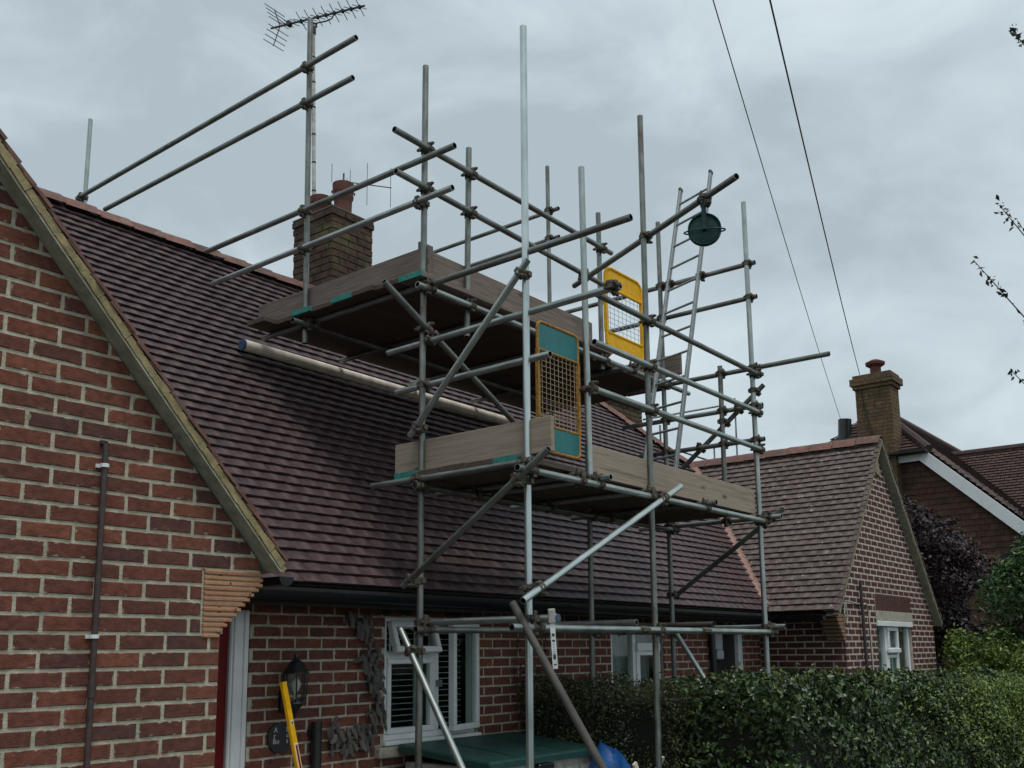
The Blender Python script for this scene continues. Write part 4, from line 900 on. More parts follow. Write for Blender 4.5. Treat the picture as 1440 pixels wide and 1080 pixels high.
# boards
def board(name, p, q, wd, th, m, up=(0, 0, 1), ends=None, **pr):
    "p,q = ends of the centre line of the lower face"
    p, q = Vector(p), Vector(q); L = (q-p).length; x = (q-p).normalized(); z = Vector(up); y = z.cross(x)
    M = Matrix((x, y, z)).transposed().to_4x4(); M.translation = p; b = MB(); b.box(0, L, -wd/2, wd/2, 0, th, bev=.003)
    if ends:
        b.mi = 1
        for a, c in (((-.0015, .006),) if 0 in ends else ())+(((L-.006, L+.0015),) if 1 in ends else ()): b.box(a, c, -wd/2-.001, wd/2+.001, -.001, th+.001)
        if 0 in ends: b.box(-.001, .022, -wd/2-.0012, wd/2+.0012, -.0012, th+.0012)
    return b.build(name, [m, M_green], sc, matrix=M, **pr)
for k in range(6):
    y = 3.61+k*.218; x0 = 4.735+random.uniform(-.012, .012)
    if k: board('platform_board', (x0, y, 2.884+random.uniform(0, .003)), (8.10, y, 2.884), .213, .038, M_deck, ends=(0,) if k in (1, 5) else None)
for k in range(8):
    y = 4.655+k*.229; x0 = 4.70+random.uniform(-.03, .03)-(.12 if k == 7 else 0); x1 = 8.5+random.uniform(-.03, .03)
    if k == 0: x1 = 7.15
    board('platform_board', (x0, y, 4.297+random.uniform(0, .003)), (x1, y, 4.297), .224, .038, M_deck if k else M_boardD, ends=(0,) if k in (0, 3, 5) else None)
board('toe_board', (4.80, 3.515, 3.036), (4.80, 4.88, 3.036), .225, .036, M_board, up=(1, 0, 0), label='pale knotty toe board on the left end of the lower lift')
board('toe_board', (5.50, 3.705, 2.995), (8.10, 3.705, 2.995), .222, .036, M_board, up=(0, 1, 0), ends=(0,), label='long weathered toe board along the front of the lower lift')
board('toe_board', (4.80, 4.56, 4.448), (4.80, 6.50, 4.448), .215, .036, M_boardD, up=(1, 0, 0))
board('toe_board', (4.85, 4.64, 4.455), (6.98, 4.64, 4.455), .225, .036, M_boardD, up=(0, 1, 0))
board('toe_board', (8.21, 4.45, 4.44), (8.21, 6.3, 4.44), .205, .036, M_boardD, up=(1, 0, 0))
board('toe_board_offcut', (4.85, 4.625, 4.33), (4.85, 4.625, 4.60), .13, .03, M_boardD, up=(0, 1, 0))
# round pole lying on the roof under the lift
pl = thing('wooden_pole', 'pale round timber pole with a blue end lying along the roof under the upper lift', 'pole', (4.7, 6.5, 4.13))
b = MB(); b.cyl((4.665, 6.5, 4.19), (8.1, 6.5, 4.16), .047, 16); b.build('shaft', M_pole, pl, True)
b = MB(); b.cyl((4.645, 6.5, 4.19), (4.66, 6.5, 4.19), .048, 16); b.build('end_cap', M_blue, pl, True)

# ================================================================== GATES
def rrect(w, h, r, n=6, bot=True):
    pts = []
    for cx, cy, a0 in ((w-r, h-r, 0), (r, h-r, 90), (r, r if bot else 0, 180), (w-r, r if bot else 0, 270)):
        if cy == 0: pts.append((0 if cx == r else w, 0)); continue
        for i in range(n+1): a = R(a0+90*i/n); pts.append((cx+r*math.cos(a), cy+r*math.sin(a)))
    return pts
def gate(name, label, X, Y, Z, w, h, top, bot, mf, mp, mw, nx, nz, fr=.012, rc=.09):
    t = thing(name, label, 'gate', (X, Y, Z), 'ladder safety gates on the scaffold'); M = frame((0, -1, 0), (1, 0, 0), (X, Y, Z)); b = MB()
    pts = rrect(w, h, rc); b.path([M @ Vector((p[0], p[1], 0)) for p in pts]+[M @ Vector((pts[0][0], pts[0][1], 0))], fr, 8); b.build('frame', mf, t, True)
    def plate(z0, z1):
        c = clip([(p[0]*.97+w*.015, p[1]*.97+h*.015) for p in pts], [(0, 1, z1), (0, -1, -z0)]); b = MB(); b.prism(c, -.004, .004, M); b.build('panel', mp, t)
    plate(h-top, h); plate(0, bot)
    b = MB()
    for z in (h-top, bot): b.cyl(M @ Vector((0, z, 0)), M @ Vector((w, z, 0)), fr*.8, 8)
    for x in (.0, w): b.box(x-fr, x+fr, bot, h-top, -fr, fr, M)
    b.build('crossbar', mf, t, True)
    b = MB()
    for i in range(1, nx): x = w*i/nx; b.cyl(M @ Vector((x, bot, 0)), M @ Vector((x, h-top, 0)), .0022, 5)
    for i in range(1, nz): z = bot+(h-top-bot)*i/nz; b.cyl(M @ Vector((0, z, .003)), M @ Vector((w, z, .003)), .0022, 5)
    b.build('wire_mesh', mw, t, kind='stuff'); return t
gate('safety_gate', 'bright yellow ladder safety gate with wire mesh on the upper lift', 7.18, 4.62, 4.37, .62, .79, .19, .17, M_yellow, M_yellow, M_wire2, 9, 9, .016)
gate('safety_gate', 'rusty orange framed safety gate with teal panels beside the pale toe board', 4.965, 3.735, 2.99, .46, .865, .19, .17, M_rusty, M_teal, M_wire, 10, 14, .0115, .045)

# ================================================================== LADDER
ld = thing('ladder', 'aluminium ladder leaning from the lower lift up past the yellow gate', 'ladder', (7.45, 4.32, 2.93))
la0, la1 = Vector((7.41, 4.16, 2.93)), Vector((8.474, 4.16, 6.447)); lb0, lb1 = Vector((7.43, 4.50, 2.93)), Vector((8.466, 4.50, 6.36))
for a, c in ((la0, la1), (lb0, lb1)):
    d = (c-a); M = frame(d, (0, 1, 0), a); b = MB(); b.box(-.0125, .0125, -.026, .026, .10, d.length-.03, M, bev=.005); b.build('stile', M_alu, ld)
    b = MB(); b.box(-.015, .015, -.03, .03, d.length-.04, d.length, M, bev=.006); b.build('end_cap', M_black, ld)
    b = MB(); b.box(-.014, .014, -.028, .028, 0, .30, M, bev=.004); b.build('painted_foot', M_green, ld)
for k in range(13):
    t = .06+k*.0735; p = la0.lerp(la1, t); q = lb0.lerp(lb1, t); b = MB(); b.cyl(p, q, .012, 8); b.build('rung', M_alu, ld, True)

# ================================================================== GIN WHEEL
dg = (G1-G0).normalized(); gc = G0+dg*1.83; 
gw = thing('gin_wheel', 'dark teal gin wheel pulley hanging from the cantilever tube near the ladder', 'pulley', gc-Vector((0, 0, .23)))
wc = gc-Vector((0, 0, .235)); ax = Vector((-.89, -.45, 0)).normalized(); Mw = frame(ax, (0, 0, 1), wc)
b = MB(); b.lathe([(.0, -.02), (.03, -.026), (.09, -.006), (.112, -.026), (.118, -.022), (.118, -.016), (.104, 0), (.118, .016), (.118, .022), (.112, .022), (.10, .008), (.03, .02), (0, .02)], Mw, 32, cap=False); b.build('wheel', M_gin, gw, True)
b = MB(); b.cyl(wc-ax*.04, wc+ax*.05, .014, 10); b.build('axle', M_gin, gw, True)
sx = ax.cross(Vector((0, 0, 1)))
b = MB(); pts = []
for i in range(33):
    a = 2*math.pi*i/32; pts.append(wc+Vector((0, 0, -.012))+sx*math.cos(a)*.145+ax*math.sin(a)*.045)
b.path(pts, .0055, 6); b.build('rope_guard', M_gin, gw, True)
for s in (-1, 1):
    Mg = Matrix((sx, ax, Vector((0, 0, 1)))).transposed().to_4x4(); Mg.translation = wc+ax*s*.034
    b = MB(); b.box(-.017, .017, -.003, .003, -.02, .19, Mg, bev=.002); b.build('bracket', M_gin, gw)
b = MB(); Mg.translation = wc; b.box(-.02, .02, -.037, .037, .185, .20, Mg); b.cyl(wc+Vector((0, 0, .195)), wc+Vector((0, 0, .225)), .012, 8)
b.lathe([(.027, -.03), (.034, -.03), (.034, .03), (.027, .03)], frame(dg, None, gc), 14); b.build('hook', M_gin, gw, True)
for s in (-.12, .11):
    pass

# ================================================================== TAG
tg = thing('hanging_tag', 'narrow white printed tag dangling from the clamp beside the second upright', 'tag', (4.78, 3.5, 1.6))
b = MB(); Mt = Matrix.Translation((4.772, 3.512, 1.90)) @ Matrix.Rotation(R(-5), 4, 'Y') @ Matrix.Rotation(R(-50), 4, 'Z'); b.box(-.015, .015, -.001, .001, -.30, -.03, Mt); b.build('strip', M_label, tg)
b = MB()
for z, hh in ((-.10, .018), (-.135, .012), (-.23, .03), (-.275, .008)): b.box(-.008, .008, -.0016, .0016, z-hh/2, z+hh/2, Mt)
for z in np.arange(-.21, -.15, .011): b.box(-.006, .007, -.0016, .0016, z, z+.003, Mt)
b.build('printing', M_print, tg)
b = MB(); b.box(-.022, .022, -.012, .012, -.03, .055, Mt, bev=.004); b.cyl(Mt @ Vector((0, 0, -.01)), Mt @ Vector((.03, .01, .02)), .01, 8); b.build('clamp_plate', mat('pale_steel', [(.34, .32, .30), (.42, .40, .37)], rough=.6, metal=.3), tg)
b = MB(); b.lathe([(.0232, 0), (.0245, 0), (.0245, .012), (.0232, .012)], frame((0, -1, 0), None, (4.80, 3.496, 1.90)), 16); b.build('blue_ring', M_blue, tg, True)

# ================================================================== WALL LANTERN, SIGN, PIPE, LEVEL, ORNAMENT
LP = Vector((4.125, YM-.13, 1.36))
lt = thing('wall_lantern', 'black half-round wall lantern with clear glass beside the red door', 'lantern', (LP.x, YM, 1.36))
T = Matrix.Translation(LP)
b = MB(); b.lathe([(.012, .345), (.016, .33), (.012, .315), (.02, .31), (.05, .285), (.068, .245), (.088, .228), (.088, .222), (.06, .222)], T, 8, cap=True); b.build('hood', M_black, lt, True)
b = MB()
for i in range(8):
    a = i*math.pi/4+.2; b.path([LP+Vector((math.cos(a)*.074, math.sin(a)*.074, .222)), LP+Vector((math.cos(a)*.072, math.sin(a)*.072, .09)), LP+Vector((math.cos(a)*.045, math.sin(a)*.045, .04))], .0055, 5)
b.lathe([(.05, .05), (.055, .035), (.03, .0), (.012, -.03), (.004, -.06)], T, 10); b.build('cage', M_black, lt, True)
b = MB(); b.lathe([(.066, .22), (.064, .09), (.042, .045)], T, 16, cap=False); b.build('glass', M_glass, lt, True)
b = MB(); b.lathe([(.012, .20), (.03, .17), (.032, .14), (.012, .10), (.012, .06)], T, 12); b.build('bulb', mat('lamp_bulb', [(.5, .5, .46)], rough=.3, bump=0), lt, True)
b = MB(); b.box(-.035, .035, .09, .13, -.02, .12, T, bev=.01); b.path([LP+Vector((0, .1, .05)), LP+Vector((0, .07, -.03)), LP+Vector((0, .02, -.05)), LP+Vector((0, 0, -.03))], .009, 6); b.build('bracket', M_black, lt, True)
sg = thing('door_sign', 'small black plaque with white lettering half hidden by the yellow level', 'sign', (4.12, YM-.01, 1.19)); 
b = MB(); b.prism([(math.cos(a)*.095*(1+.05*math.sin(3*a)), math.sin(a)*.095) for a in np.linspace(0, 2*math.pi, 22)[:-1]], 0, .012, frame((0, -1, 0), (1, 0, 0), (4.105, YM-.006, 1.18))); b.build('plaque', M_black, sg)
def text(name, s, size, M, m, parent, ext=.001):
    cu = bpy.data.curves.new(name, 'FONT'); cu.body = s; cu.size = size; cu.extrude = ext; cu.align_x = 'CENTER'; cu.resolution_u = 2
    dg_ = bpy.data.objects.new('tmp', cu); scene.collection.objects.link(dg_); bpy.context.view_layer.update()
    me = bpy.data.meshes.new_from_object(dg_.evaluated_get(bpy.context.evaluated_depsgraph_get())); bpy.data.objects.remove(dg_); me.materials.clear(); me.materials.append(m)
    return link(name, me, parent, M)
for s, z, x in (('A     E', 1.215, 4.11), ('r      e', 1.18, 4.11), ('Bo    s', 1.145, 4.105)):
    text('lettering', s, .047, frame((0, -1, 0), (1, 0, 0), (x, YM-.0215, z)), M_seed, sg)
dp = MB(); dp.cyl((4.375, YM-.05, 0), (4.375, YM-.05, 1.265), .036, 14); dp.box(4.335, 4.415, YM-.03, YM, 1.18, 1.22); o_ = dp.build('drain_pipe', M_black, house, True)
lv = thing('spirit_level', 'long yellow spirit level leaning beside the wall lantern', 'spirit level', (4.3, 4.7, 0))
a0 = at(398, 960, 1, 5.02); a1 = at(420, 1080, 1, 4.93); dl = (a1-a0).normalized(); a1 = a0+dl*1.62; Ml = frame(dl, (1, 0, 0), a0)
Ml = Matrix((Vector((1, .25, 0)).normalized(), Vector((1, .25, 0)).normalized().cross(dl)*-1, dl)).transposed().to_4x4()
xl = (Vector((1, .30, 0))-dl*dl.dot(Vector((1, .30, 0)))).normalized(); yl = dl.cross(xl); Ml = Matrix((xl, yl, dl)).transposed().to_4x4(); Ml.translation = a0
b = MB(); b.box(-.024, .024, -.012, .012, 0, 1.6, Ml, bev=.003); b.box(-.0245, .0245, -.0125, .0125, -.004, .012, Ml); b.build('body', M_yellow, lv)
b = MB(); b.box(-.011, .009, -.0135, .0135, .235, .268, Ml); b.build('hang_hole_rim', M_label, lv)
b = MB(); b.box(-.007, .005, -.0145, .0145, .242, .262, Ml); b.build('hang_hole', M_black, lv)
b = MB(); b.box(-.018, .018, -.0135, .0135, .375, .63, Ml, bev=.004); b.build('vial_border', M_label, lv)
b = MB(); b.box(-.012, .012, -.0150, .0150, .385, .62, Ml, bev=.003); b.build('vial_window', M_vial, lv)
# ornament of metal butterflies and leaves on the wall
orn = thing('wall_ornament', 'grey metal butterfly and leaf ornament trailing down the bricks left of the open window', 'wall ornament', (4.85, YM, 1.1))
def wing_shape(s):
    pts = []
    for i in range(12):
        a = 2*math.pi*i/12; r = s*(.55+.45*abs(math.cos(a/2)))*(1+.12*math.sin(3*a)); pts.append((math.cos(a)*r, math.sin(a)*r*.42))
    return pts
wm = []
for k in range(3):
    b = MB(); b.prism(wing_shape(.05), 0, .003); b.prism([(p[0]*.6, p[1]*.6) for p in wing_shape(.05)], .003, .006); wm.append(b.mesh('leaf_plate', M_decor))
pth = [(4.70, 1.93), (4.78, 1.90), (4.86, 1.83), (4.88, 1.72), (4.83, 1.68), (4.90, 1.58), (4.86, 1.52), (4.95, 1.50), (4.93, 1.42), (4.97, 1.32), (4.90, 1.25), (4.85, 1.20), (4.78, 1.17), (4.70, 1.18), (4.60, 1.16), (4.52, 1.18), (4.56, 1.10), (4.68, 1.08), (4.80, 1.10), (4.90, 1.12), (5.0, 1.22)]
random.seed(11)
for i, (x, z) in enumerate(pth):
    for k in range(11 if i < 7 else 7):
        xx, zz = x+random.gauss(0, .035), z+random.gauss(0, .035)
        M = Matrix.Translation((xx, YM-.02-random.random()*.035, zz)) @ frame((random.uniform(-.4, .4), -1, random.uniform(-.4, .4)), (1, 0, 0)).to_3x3().to_4x4() @ Matrix.Rotation(random.choice([1.3, 1.8, 4.4, 5.0, random.random()*6.3]), 4, 'Z') @ Matrix.Scale(random.uniform(.6, 1.15), 4)
        link('leaf_plate', wm[k % 3], orn, M)
b = MB(); b.path([(x, YM-.015, z) for x, z in pth], .004, 5); b.build('stem', M_decor, orn)

# ================================================================== STORAGE BOX, SACK
sb = thing('storage_box', 'beige plastic garden storage box with a dark green sloping lid below the window', 'storage box', (5.7, 4.7, 0))
BX0, BX1, BY0, BY1 = 5.11, 6.40, 4.29, 5.12
zb, zf = 1.068, .99
b = MB(); Ml_ = Matrix.Shear('XY', 4, (0, 0))
def lidz(y): return zf+(zb-zf)*(y-BY0)/(BY1-BY0)
b.add([(BX0, BY0, zf), (BX1, BY0, zf), (BX1, BY1, zb), (BX0, BY1, zb), (BX0-.015, BY0-.015, zf-.012), (BX1+.015, BY0-.015, zf-.012), (BX1+.015, BY1, zb-.012), (BX0-.015, BY1, zb-.012), (BX0-.015, BY0-.015, zf-.05), (BX1+.015, BY0-.015, zf-.05), (BX1+.015, BY1, zb-.05), (BX0-.015, BY1, zb-.05)],
      [(0, 1, 2, 3), (4, 5, 1, 0), (5, 6, 2, 1), (6, 7, 3, 2), (7, 4, 0, 3), (8, 9, 5, 4), (9, 10, 6, 5), (10, 11, 7, 6), (11, 8, 4, 7), (11, 10, 9, 8)])
b.build('lid', M_lid, sb)
b = MB()
for x in (BX0+.35, BX0+.9): b = MB(); b.add([(x, BY0+.05, lidz(BY0+.05)+.003), (x+.03, BY0+.05, lidz(BY0+.05)+.003), (x+.03, BY1-.05, lidz(BY1-.05)+.003), (x, BY1-.05, lidz(BY1-.05)+.003)], [(0, 1, 2, 3)]); b.build('lid_rib', M_lid, sb)
b = MB(); b.box(BX0+.03, BX1-.03, BY0+.03, BY1-.02, .02, zf-.045, bev=.01)
for x in np.arange(BX0+.08, BX1-.1, .2): b.box(x, x+.16, BY0+.018, BY0+.032, .1, zf-.10, bev=.005)
for y in np.arange(BY0+.08, BY1-.1, .2): b.box(BX0+.018, BX0+.032, y, y+.16, .1, zf-.10, bev=.005)
b.build('body', M_boxw, sb)
b = MB(); b.box(BX0+.52, BX0+.70, BY0-.02, BY0+.04, zf-.10, zf-.06, bev=.008); b.build('latch', M_black, sb)
bagT = thing('rubble_sack', 'blue plastic rubble sack with pale cut battens between the box and the hedge', 'sack', (6.2, 4.05, 0))
b = MB(); pr = []; n = 22; vs = []; rows = 12
for j in range(rows):
    t = j/(rows-1); z = .98*t; rr = .20*(1-.15*t)*(1 if t < .85 else 1-(t-.85)*3.2)
    for i in range(n):
        a = 2*math.pi*i/n; q = rr*(1+.10*math.sin(3*a+5*t)+.07*math.sin(7*a-8*t)+.03*math.sin(13*a+9*t)); vs.append((6.30+math.cos(a)*q*.8, 4.12+math.sin(a)*q*1.1, z-(.05*math.cos(a+.6)+.022*math.sin(4*a)+.015*math.sin(9*a))*t*t))
b.add(vs, [(j*n+i, j*n+(i+1) % n, (j+1)*n+(i+1) % n, (j+1)*n+i) for j in range(rows-1) for i in range(n)]+[tuple(range((rows-1)*n, rows*n))]); b.build('sack_body', M_bag, bagT, True)
b = MB()
b.box(-.02, .02, -.01, .01, 0, .5, Matrix.Translation((6.34, 3.92, .50)) @ Matrix.Rotation(R(25), 4, 'X')); b.box(-.02, .02, -.01, .01, 0, .42, Matrix.Translation((6.40, 3.85, .55)) @ Matrix.Rotation(R(-30), 4, 'Y')); b.build('batten', M_pole, bagT)

# ================================================================== OVERHEAD CABLES
def sag(p, q, s, n=18): p, q = Vector(p), Vector(q); return [p.lerp(q, i/n)-Vector((0, 0, s*4*(i/n)*(1-i/n))) for i in range(n+1)]
def cable(x0, y0, x1, y1, d0, far, lab, r):
    p = EYE+ray(x0, y0).normalized()*d0; q = EYE+ray(x1, y1).normalized()*far; D = (p-q).normalized()
    b = MB(); b.path(sag(p+D*3, q, .12), r, 6); o = b.build('overhead_cable', M_cable); o['label'] = lab; o['category'] = 'cable'; o['group'] = 'overhead cables crossing the sky'
cable(1004, -4, 1183, 592, 9, 24, 'thinner left overhead cable crossing the sky down to the neighbouring roof', .005)
cable(1084, -4, 1209, 527, 8, 21, 'thicker right overhead cable crossing the sky down to the neighbouring chimney', .0068)

# ================================================================== NEIGHBOUR HOUSE
nh = thing('neighbour_house', 'neighbouring house with red hung tiles, half-hipped roof and white bargeboard behind the right wing', 'house', (23, 6, 0))
NX = 20.; 
b = MB(); b.prism([(3.3, 0), (9.8, 0), (10.3, 3.4), (8.15, 5.45), (5.45, 5.45), (3.3, 3.4)], 0, -.3, frame((-1, 0, 0), (0, 1, 0), (NX, 0, 0)) if 0 else Matrix(((0, 0, -1, NX), (1, 0, 0, 0), (0, 1, 0, 0), (0, 0, 0, 1)))); nw = b.build('gable_wall', M_felt, nh)
random.seed(3)
def hung(parent, rows, z0, g, wd, m, scallop=False, nm='wall_tile'):
    b = MB()
    for k in range(rows):
        z = z0+k*g; ymax = 9.6; y0 = 3.32
        hi = min(1e9, 5.45-0) if z > 5.4 else 1e9
        y = 3.3+(k % 2)*wd/2-wd
        while y < 8.6:
            yc = y+wd/2; roof = 3.42+(yc-3.32)*.965 if yc < 5.45 else 5.46
            if z+g*.6 < roof and yc > 3.32:
                b.rn = random.random()+.001; t = .018+random.uniform(0, .006)
                if scallop:
                    poly = [(y+.003, z+g*1.2), (y+.003, z+g*.45)]+[(yc-math.cos(R(a))*(wd/2-.003), z+g*.45-math.sin(R(a))*g*.45) for a in (30, 60, 90, 120, 150)]+[(y+wd-.003, z+g*.45), (y+wd-.003, z+g*1.2)]
                    vs = [(NX-.004-(t if p[1] < z+g else .004), p[0], p[1]) for p in poly]+[(NX-.002, p[0], p[1]) for p in poly]; n = len(poly)
                    b.add(vs, [tuple(range(n))]+[(i, (i+1) % n, (i+1) % n+n, i+n) for i in range(n)])
                else:
                    a0, a1 = y+.003, y+wd-.003
                    b.add([(NX-.004-t, a0, z), (NX-.004-t, a1, z), (NX-.006, a1, z+g*1.2), (NX-.006, a0, z+g*1.2), (NX, a0, z), (NX, a1, z)], [(0, 1, 2, 3), (4, 5, 1, 0)])
            y += wd
    b.build(nm, m, parent, kind='stuff')
hung(nw, 9, 0.3, .3, .3, M_hung); 
hung(nw, 4, 2.98, .115, .165, M_hung2, True); hung(nw, 18, 3.42, .115, .165, M_hung)
# roof of neighbour
def ntiles(parent, quad, rows, cols, m, nm='roof_tile'):
    a, b_, c, d = [Vector(p) for p in quad]; bb = MB(); nrm = (b_-a).cross(d-a).normalized()
    bb.add([a-nrm*.05, b_-nrm*.05, c-nrm*.05, d-nrm*.05], [(0, 1, 2, 3)])
    for k in range(rows):
        t0, t1 = k/rows, min(1, (k+1.15)/rows)
        for i in range(cols):
            s0 = (i+(k % 2)*.5)/cols; s1 = min(1, s0+.94/cols)
            if s0 >= 1: continue
            P = lambda s, t: (a.lerp(b_, s)).lerp(d.lerp(c, s), t)
            bb.rn = random.random()+.001; h = .03+random.uniform(0, .01)
            q = [P(s0, t0)+nrm*h, P(s1, t0)+nrm*h, P(s1, t1)+nrm*.004, P(s0, t1)+nrm*.004, P(s0, t0), P(s1, t0)]
            bb.add(q, [(0, 1, 2, 3), (4, 5, 1, 0)])
    return bb.build(nm, m, parent, kind='stuff')
rf = MB(); rf.box(20.3, 20.32, 6, 6.1, 5, 5.1); rf = rf.build('roof', M_felt, nh)
RZ, RY2 = 6.85, 6.80
ntiles(rf, [(NX-.12, 3.55, 3.72), (NX-.12+9, 3.55, 3.72), (29, RY2, RZ), (NX+1.3, RY2, RZ)], 38, 50, M_ntile)      # front slope, widens to the half hip
ntiles(rf, [(NX-.12, 3.55, 3.72), (NX+1.3, 3.55, 3.72), (NX+1.3, RY2, RZ), (NX-.12, 5.42, 5.53)], 38, 9, M_ntile)
ntiles(rf, [(NX-.14, 8.25, 5.50), (NX-.14, 5.38, 5.50), (NX+1.3, RY2-.02, RZ), (NX+1.3, RY2+.02, RZ)], 17, 14, M_ntile)  # half hip
ntiles(rf, [(29, 10.2, 3.6), (NX-.12, 10.2, 3.6), (NX+1.3, RY2, RZ), (29, RY2, RZ)], 20, 20, M_ntile)
ntiles(rf, [(23.0, 6.3, 4.3), (23.0, 1.0, 4.3), (25, 1.0, 6.28), (25, 6.3, 6.28)], 27, 30, M_ntile)                   # front wing slope facing left
b = MB(); b.box(23.1, 27, 1.3, 6, 0, 4.3); b.prism([(23.1, 4.3), (27, 4.3), (25, 6.2)], 0, -4.7, Matrix(((1, 0, 0, 0), (0, 0, -1, 1.3), (0, 1, 0, 0), (0, 0, 0, 1)))); b.build('front_wing', M_hung, nh)
def bargeline(p, q, w, th, name='bargeboard'):
    p, q = Vector(p), Vector(q); d = (q-p).normalized(); n = Vector((-1, 0, 0)); u = d.cross(n); u = u if u.z > 0 else -u
    M = Matrix((d, n, u)).transposed().to_4x4(); M.translation = p; b = MB(); b.box(0, (q-p).length, 0, th, -w, 0, M, bev=.004); return b.build(name, mat('white_bargeboard', [(.62, .65, .66), (.7, .73, .74)], rough=.5, bump=0, lo=.95, hi=1.03), nh)
bargeline((NX-.10, 8.18, 5.47), (NX-.10, 5.44, 5.50), .16, .03, 'fascia')
bargeline((NX-.13, 5.46, 5.52), (NX-.13, 3.5, 3.64), .22, .035)
b = MB(); b.box(NX-.42, NX-.02, 5.40, 8.2, 5.47, 5.52); b.build('soffit', M_soffit, nh)
b = MB(); b.path([(NX-.10, 3.9, 3.72), (NX-.2, 3.7, 3.73), (NX-.2, 3.4, 3.70)], .05, 8); b.build('gutter_end', M_lead, nh, True)
b = MB(); b.box(NX-.06, NX-.03, 3.5, 4.3, 3.34, 3.42); b.build('window_head', M_black, nh)
for p, q in (((NX+1.3, RY2, RZ+.02), (29, RY2, RZ+.02)), ((25, 6.3, 6.3), (25, 1.0, 6.3)), ((NX-.14, 5.40, 5.55), (NX+1.3, RY2, RZ+.02))):
    b = MB(); b.cyl(p, q, .09, 8); b.build('ridge_tiles', M_ntile, rf, True)
nc = MB(); c0, c1, d0, d1 = 19.72, 20.22, 5.99, 6.70
nc.box(c0+.02, c1-.02, d0+.02, d1-.02, 3.5, 6.9); nc = nc.build('chimney', M_ymort, nh)
random.seed(5); b = MB()
def ring(z, o, h=.066):
    for fr_, L_ in ((0, c1-c0+2*o), (1, d1-d0+2*o)):
        x = random.choice([0, .11])-.11
        while x < L_:
            a0_, a1_ = max(0, x), min(L_, x+.215)
            if a1_-a0_ > .03:
                b.rn = random.random()+.001
                if fr_ == 0: b.box(c0-o+a0_, c0-o+a1_, d0-o, d0-o+.05, z, z+h)
                else: b.box(c0-o, c0-o+.05, max(d0-o+.052, d0-o+a0_), max(d0-o+.06, d0-o+a1_), z, z+h)
            x += .225
    b.rn = .3; b.box(c0-o+.008, c1+o-.008, d0-o+.008, d1+o-.008, z-.004, z+h+.004)
for k in range(31): ring(4.6+k*.075, 0)
for k, o in enumerate((.04, .08, .08, .03)): ring(6.925+k*.075, o)
b.build('brick', M_ybrick, nc, kind='stuff')
b = MB(); b.lathe([(.0, .36), (.08, .36), (.20, .30), (.19, .25), (.11, .2), (.11, .0)][::-1], Matrix.Translation((19.98, 6.34, 7.20)), 12); b.build('chimney_pot', M_pot, nc, True)
b = MB(); b.path([(c0-.02, 6.62, 7.2), (c0-.02, 6.5, 6.4), (c0-.02, 6.3, 5.5), (c0-.02, 6.2, 5.0)], .012, 5); b.build('cable', M_cable, nc)
fl = MB(); fl.cyl(at(1188, 640, 0, 20.6), at(1188, 590, 0, 20.6), .14, 12); fl.build('flue_pipe', M_black, nh, True)

# ================================================================== PLANTING
def leaves(name, pts, nrm, size, m, parent, asp=.5, jit=.8, kind='stuff', droop=0.):
    n = len(pts); pts = np.array(pts); nrm = np.array(nrm)+rng.normal(0, jit, (n, 3)); nrm[:, 2] -= droop
    nrm /= np.linalg.norm(nrm, axis=1)[:, None]+1e-9
    a = np.cross(nrm, rng.normal(0, 1, (n, 3))); a /= np.linalg.norm(a, axis=1)[:, None]+1e-9; c = np.cross(nrm, a)
    s = size*rng.uniform(.45, 1.45, (n, 1))
    base = pts-a*s*.5; tip = pts+a*s*.5-nrm*s*.12; l = pts+c*s*asp*.5+nrm*s*.08; r = pts-c*s*asp*.5+nrm*s*.08
    V = np.stack([base, l, tip, r], 1).reshape(-1, 3)
    me = bpy.data.meshes.new(name); me.vertices.add(4*n); me.vertices.foreach_set('co', V.ravel().astype('f'))
    me.loops.add(6*n); me.polygons.add(2*n)
    i4 = np.arange(n)*4; L = np.stack([i4, i4+3, i4+2, i4, i4+2, i4+1], 1).ravel()
    me.loops.foreach_set('vertex_index', L.astype('i')); me.polygons.foreach_set('loop_start', (np.arange(2*n)*3).astype('i'))
    me.update(calc_edges=True); at_ = me.attributes.new('rnd', 'FLOAT', 'FACE'); at_.data.foreach_set('value', np.repeat(rng.random(n), 2).astype('f'))
    me.materials.append(m); return link(name, me, parent, kind=kind)
def lump(p, s): return (math.sin(p[0]*s+1.3)*math.cos(p[1]*s*1.3+.5)+math.sin(p[2]*s*1.7+p[0]*s*.6))*.5
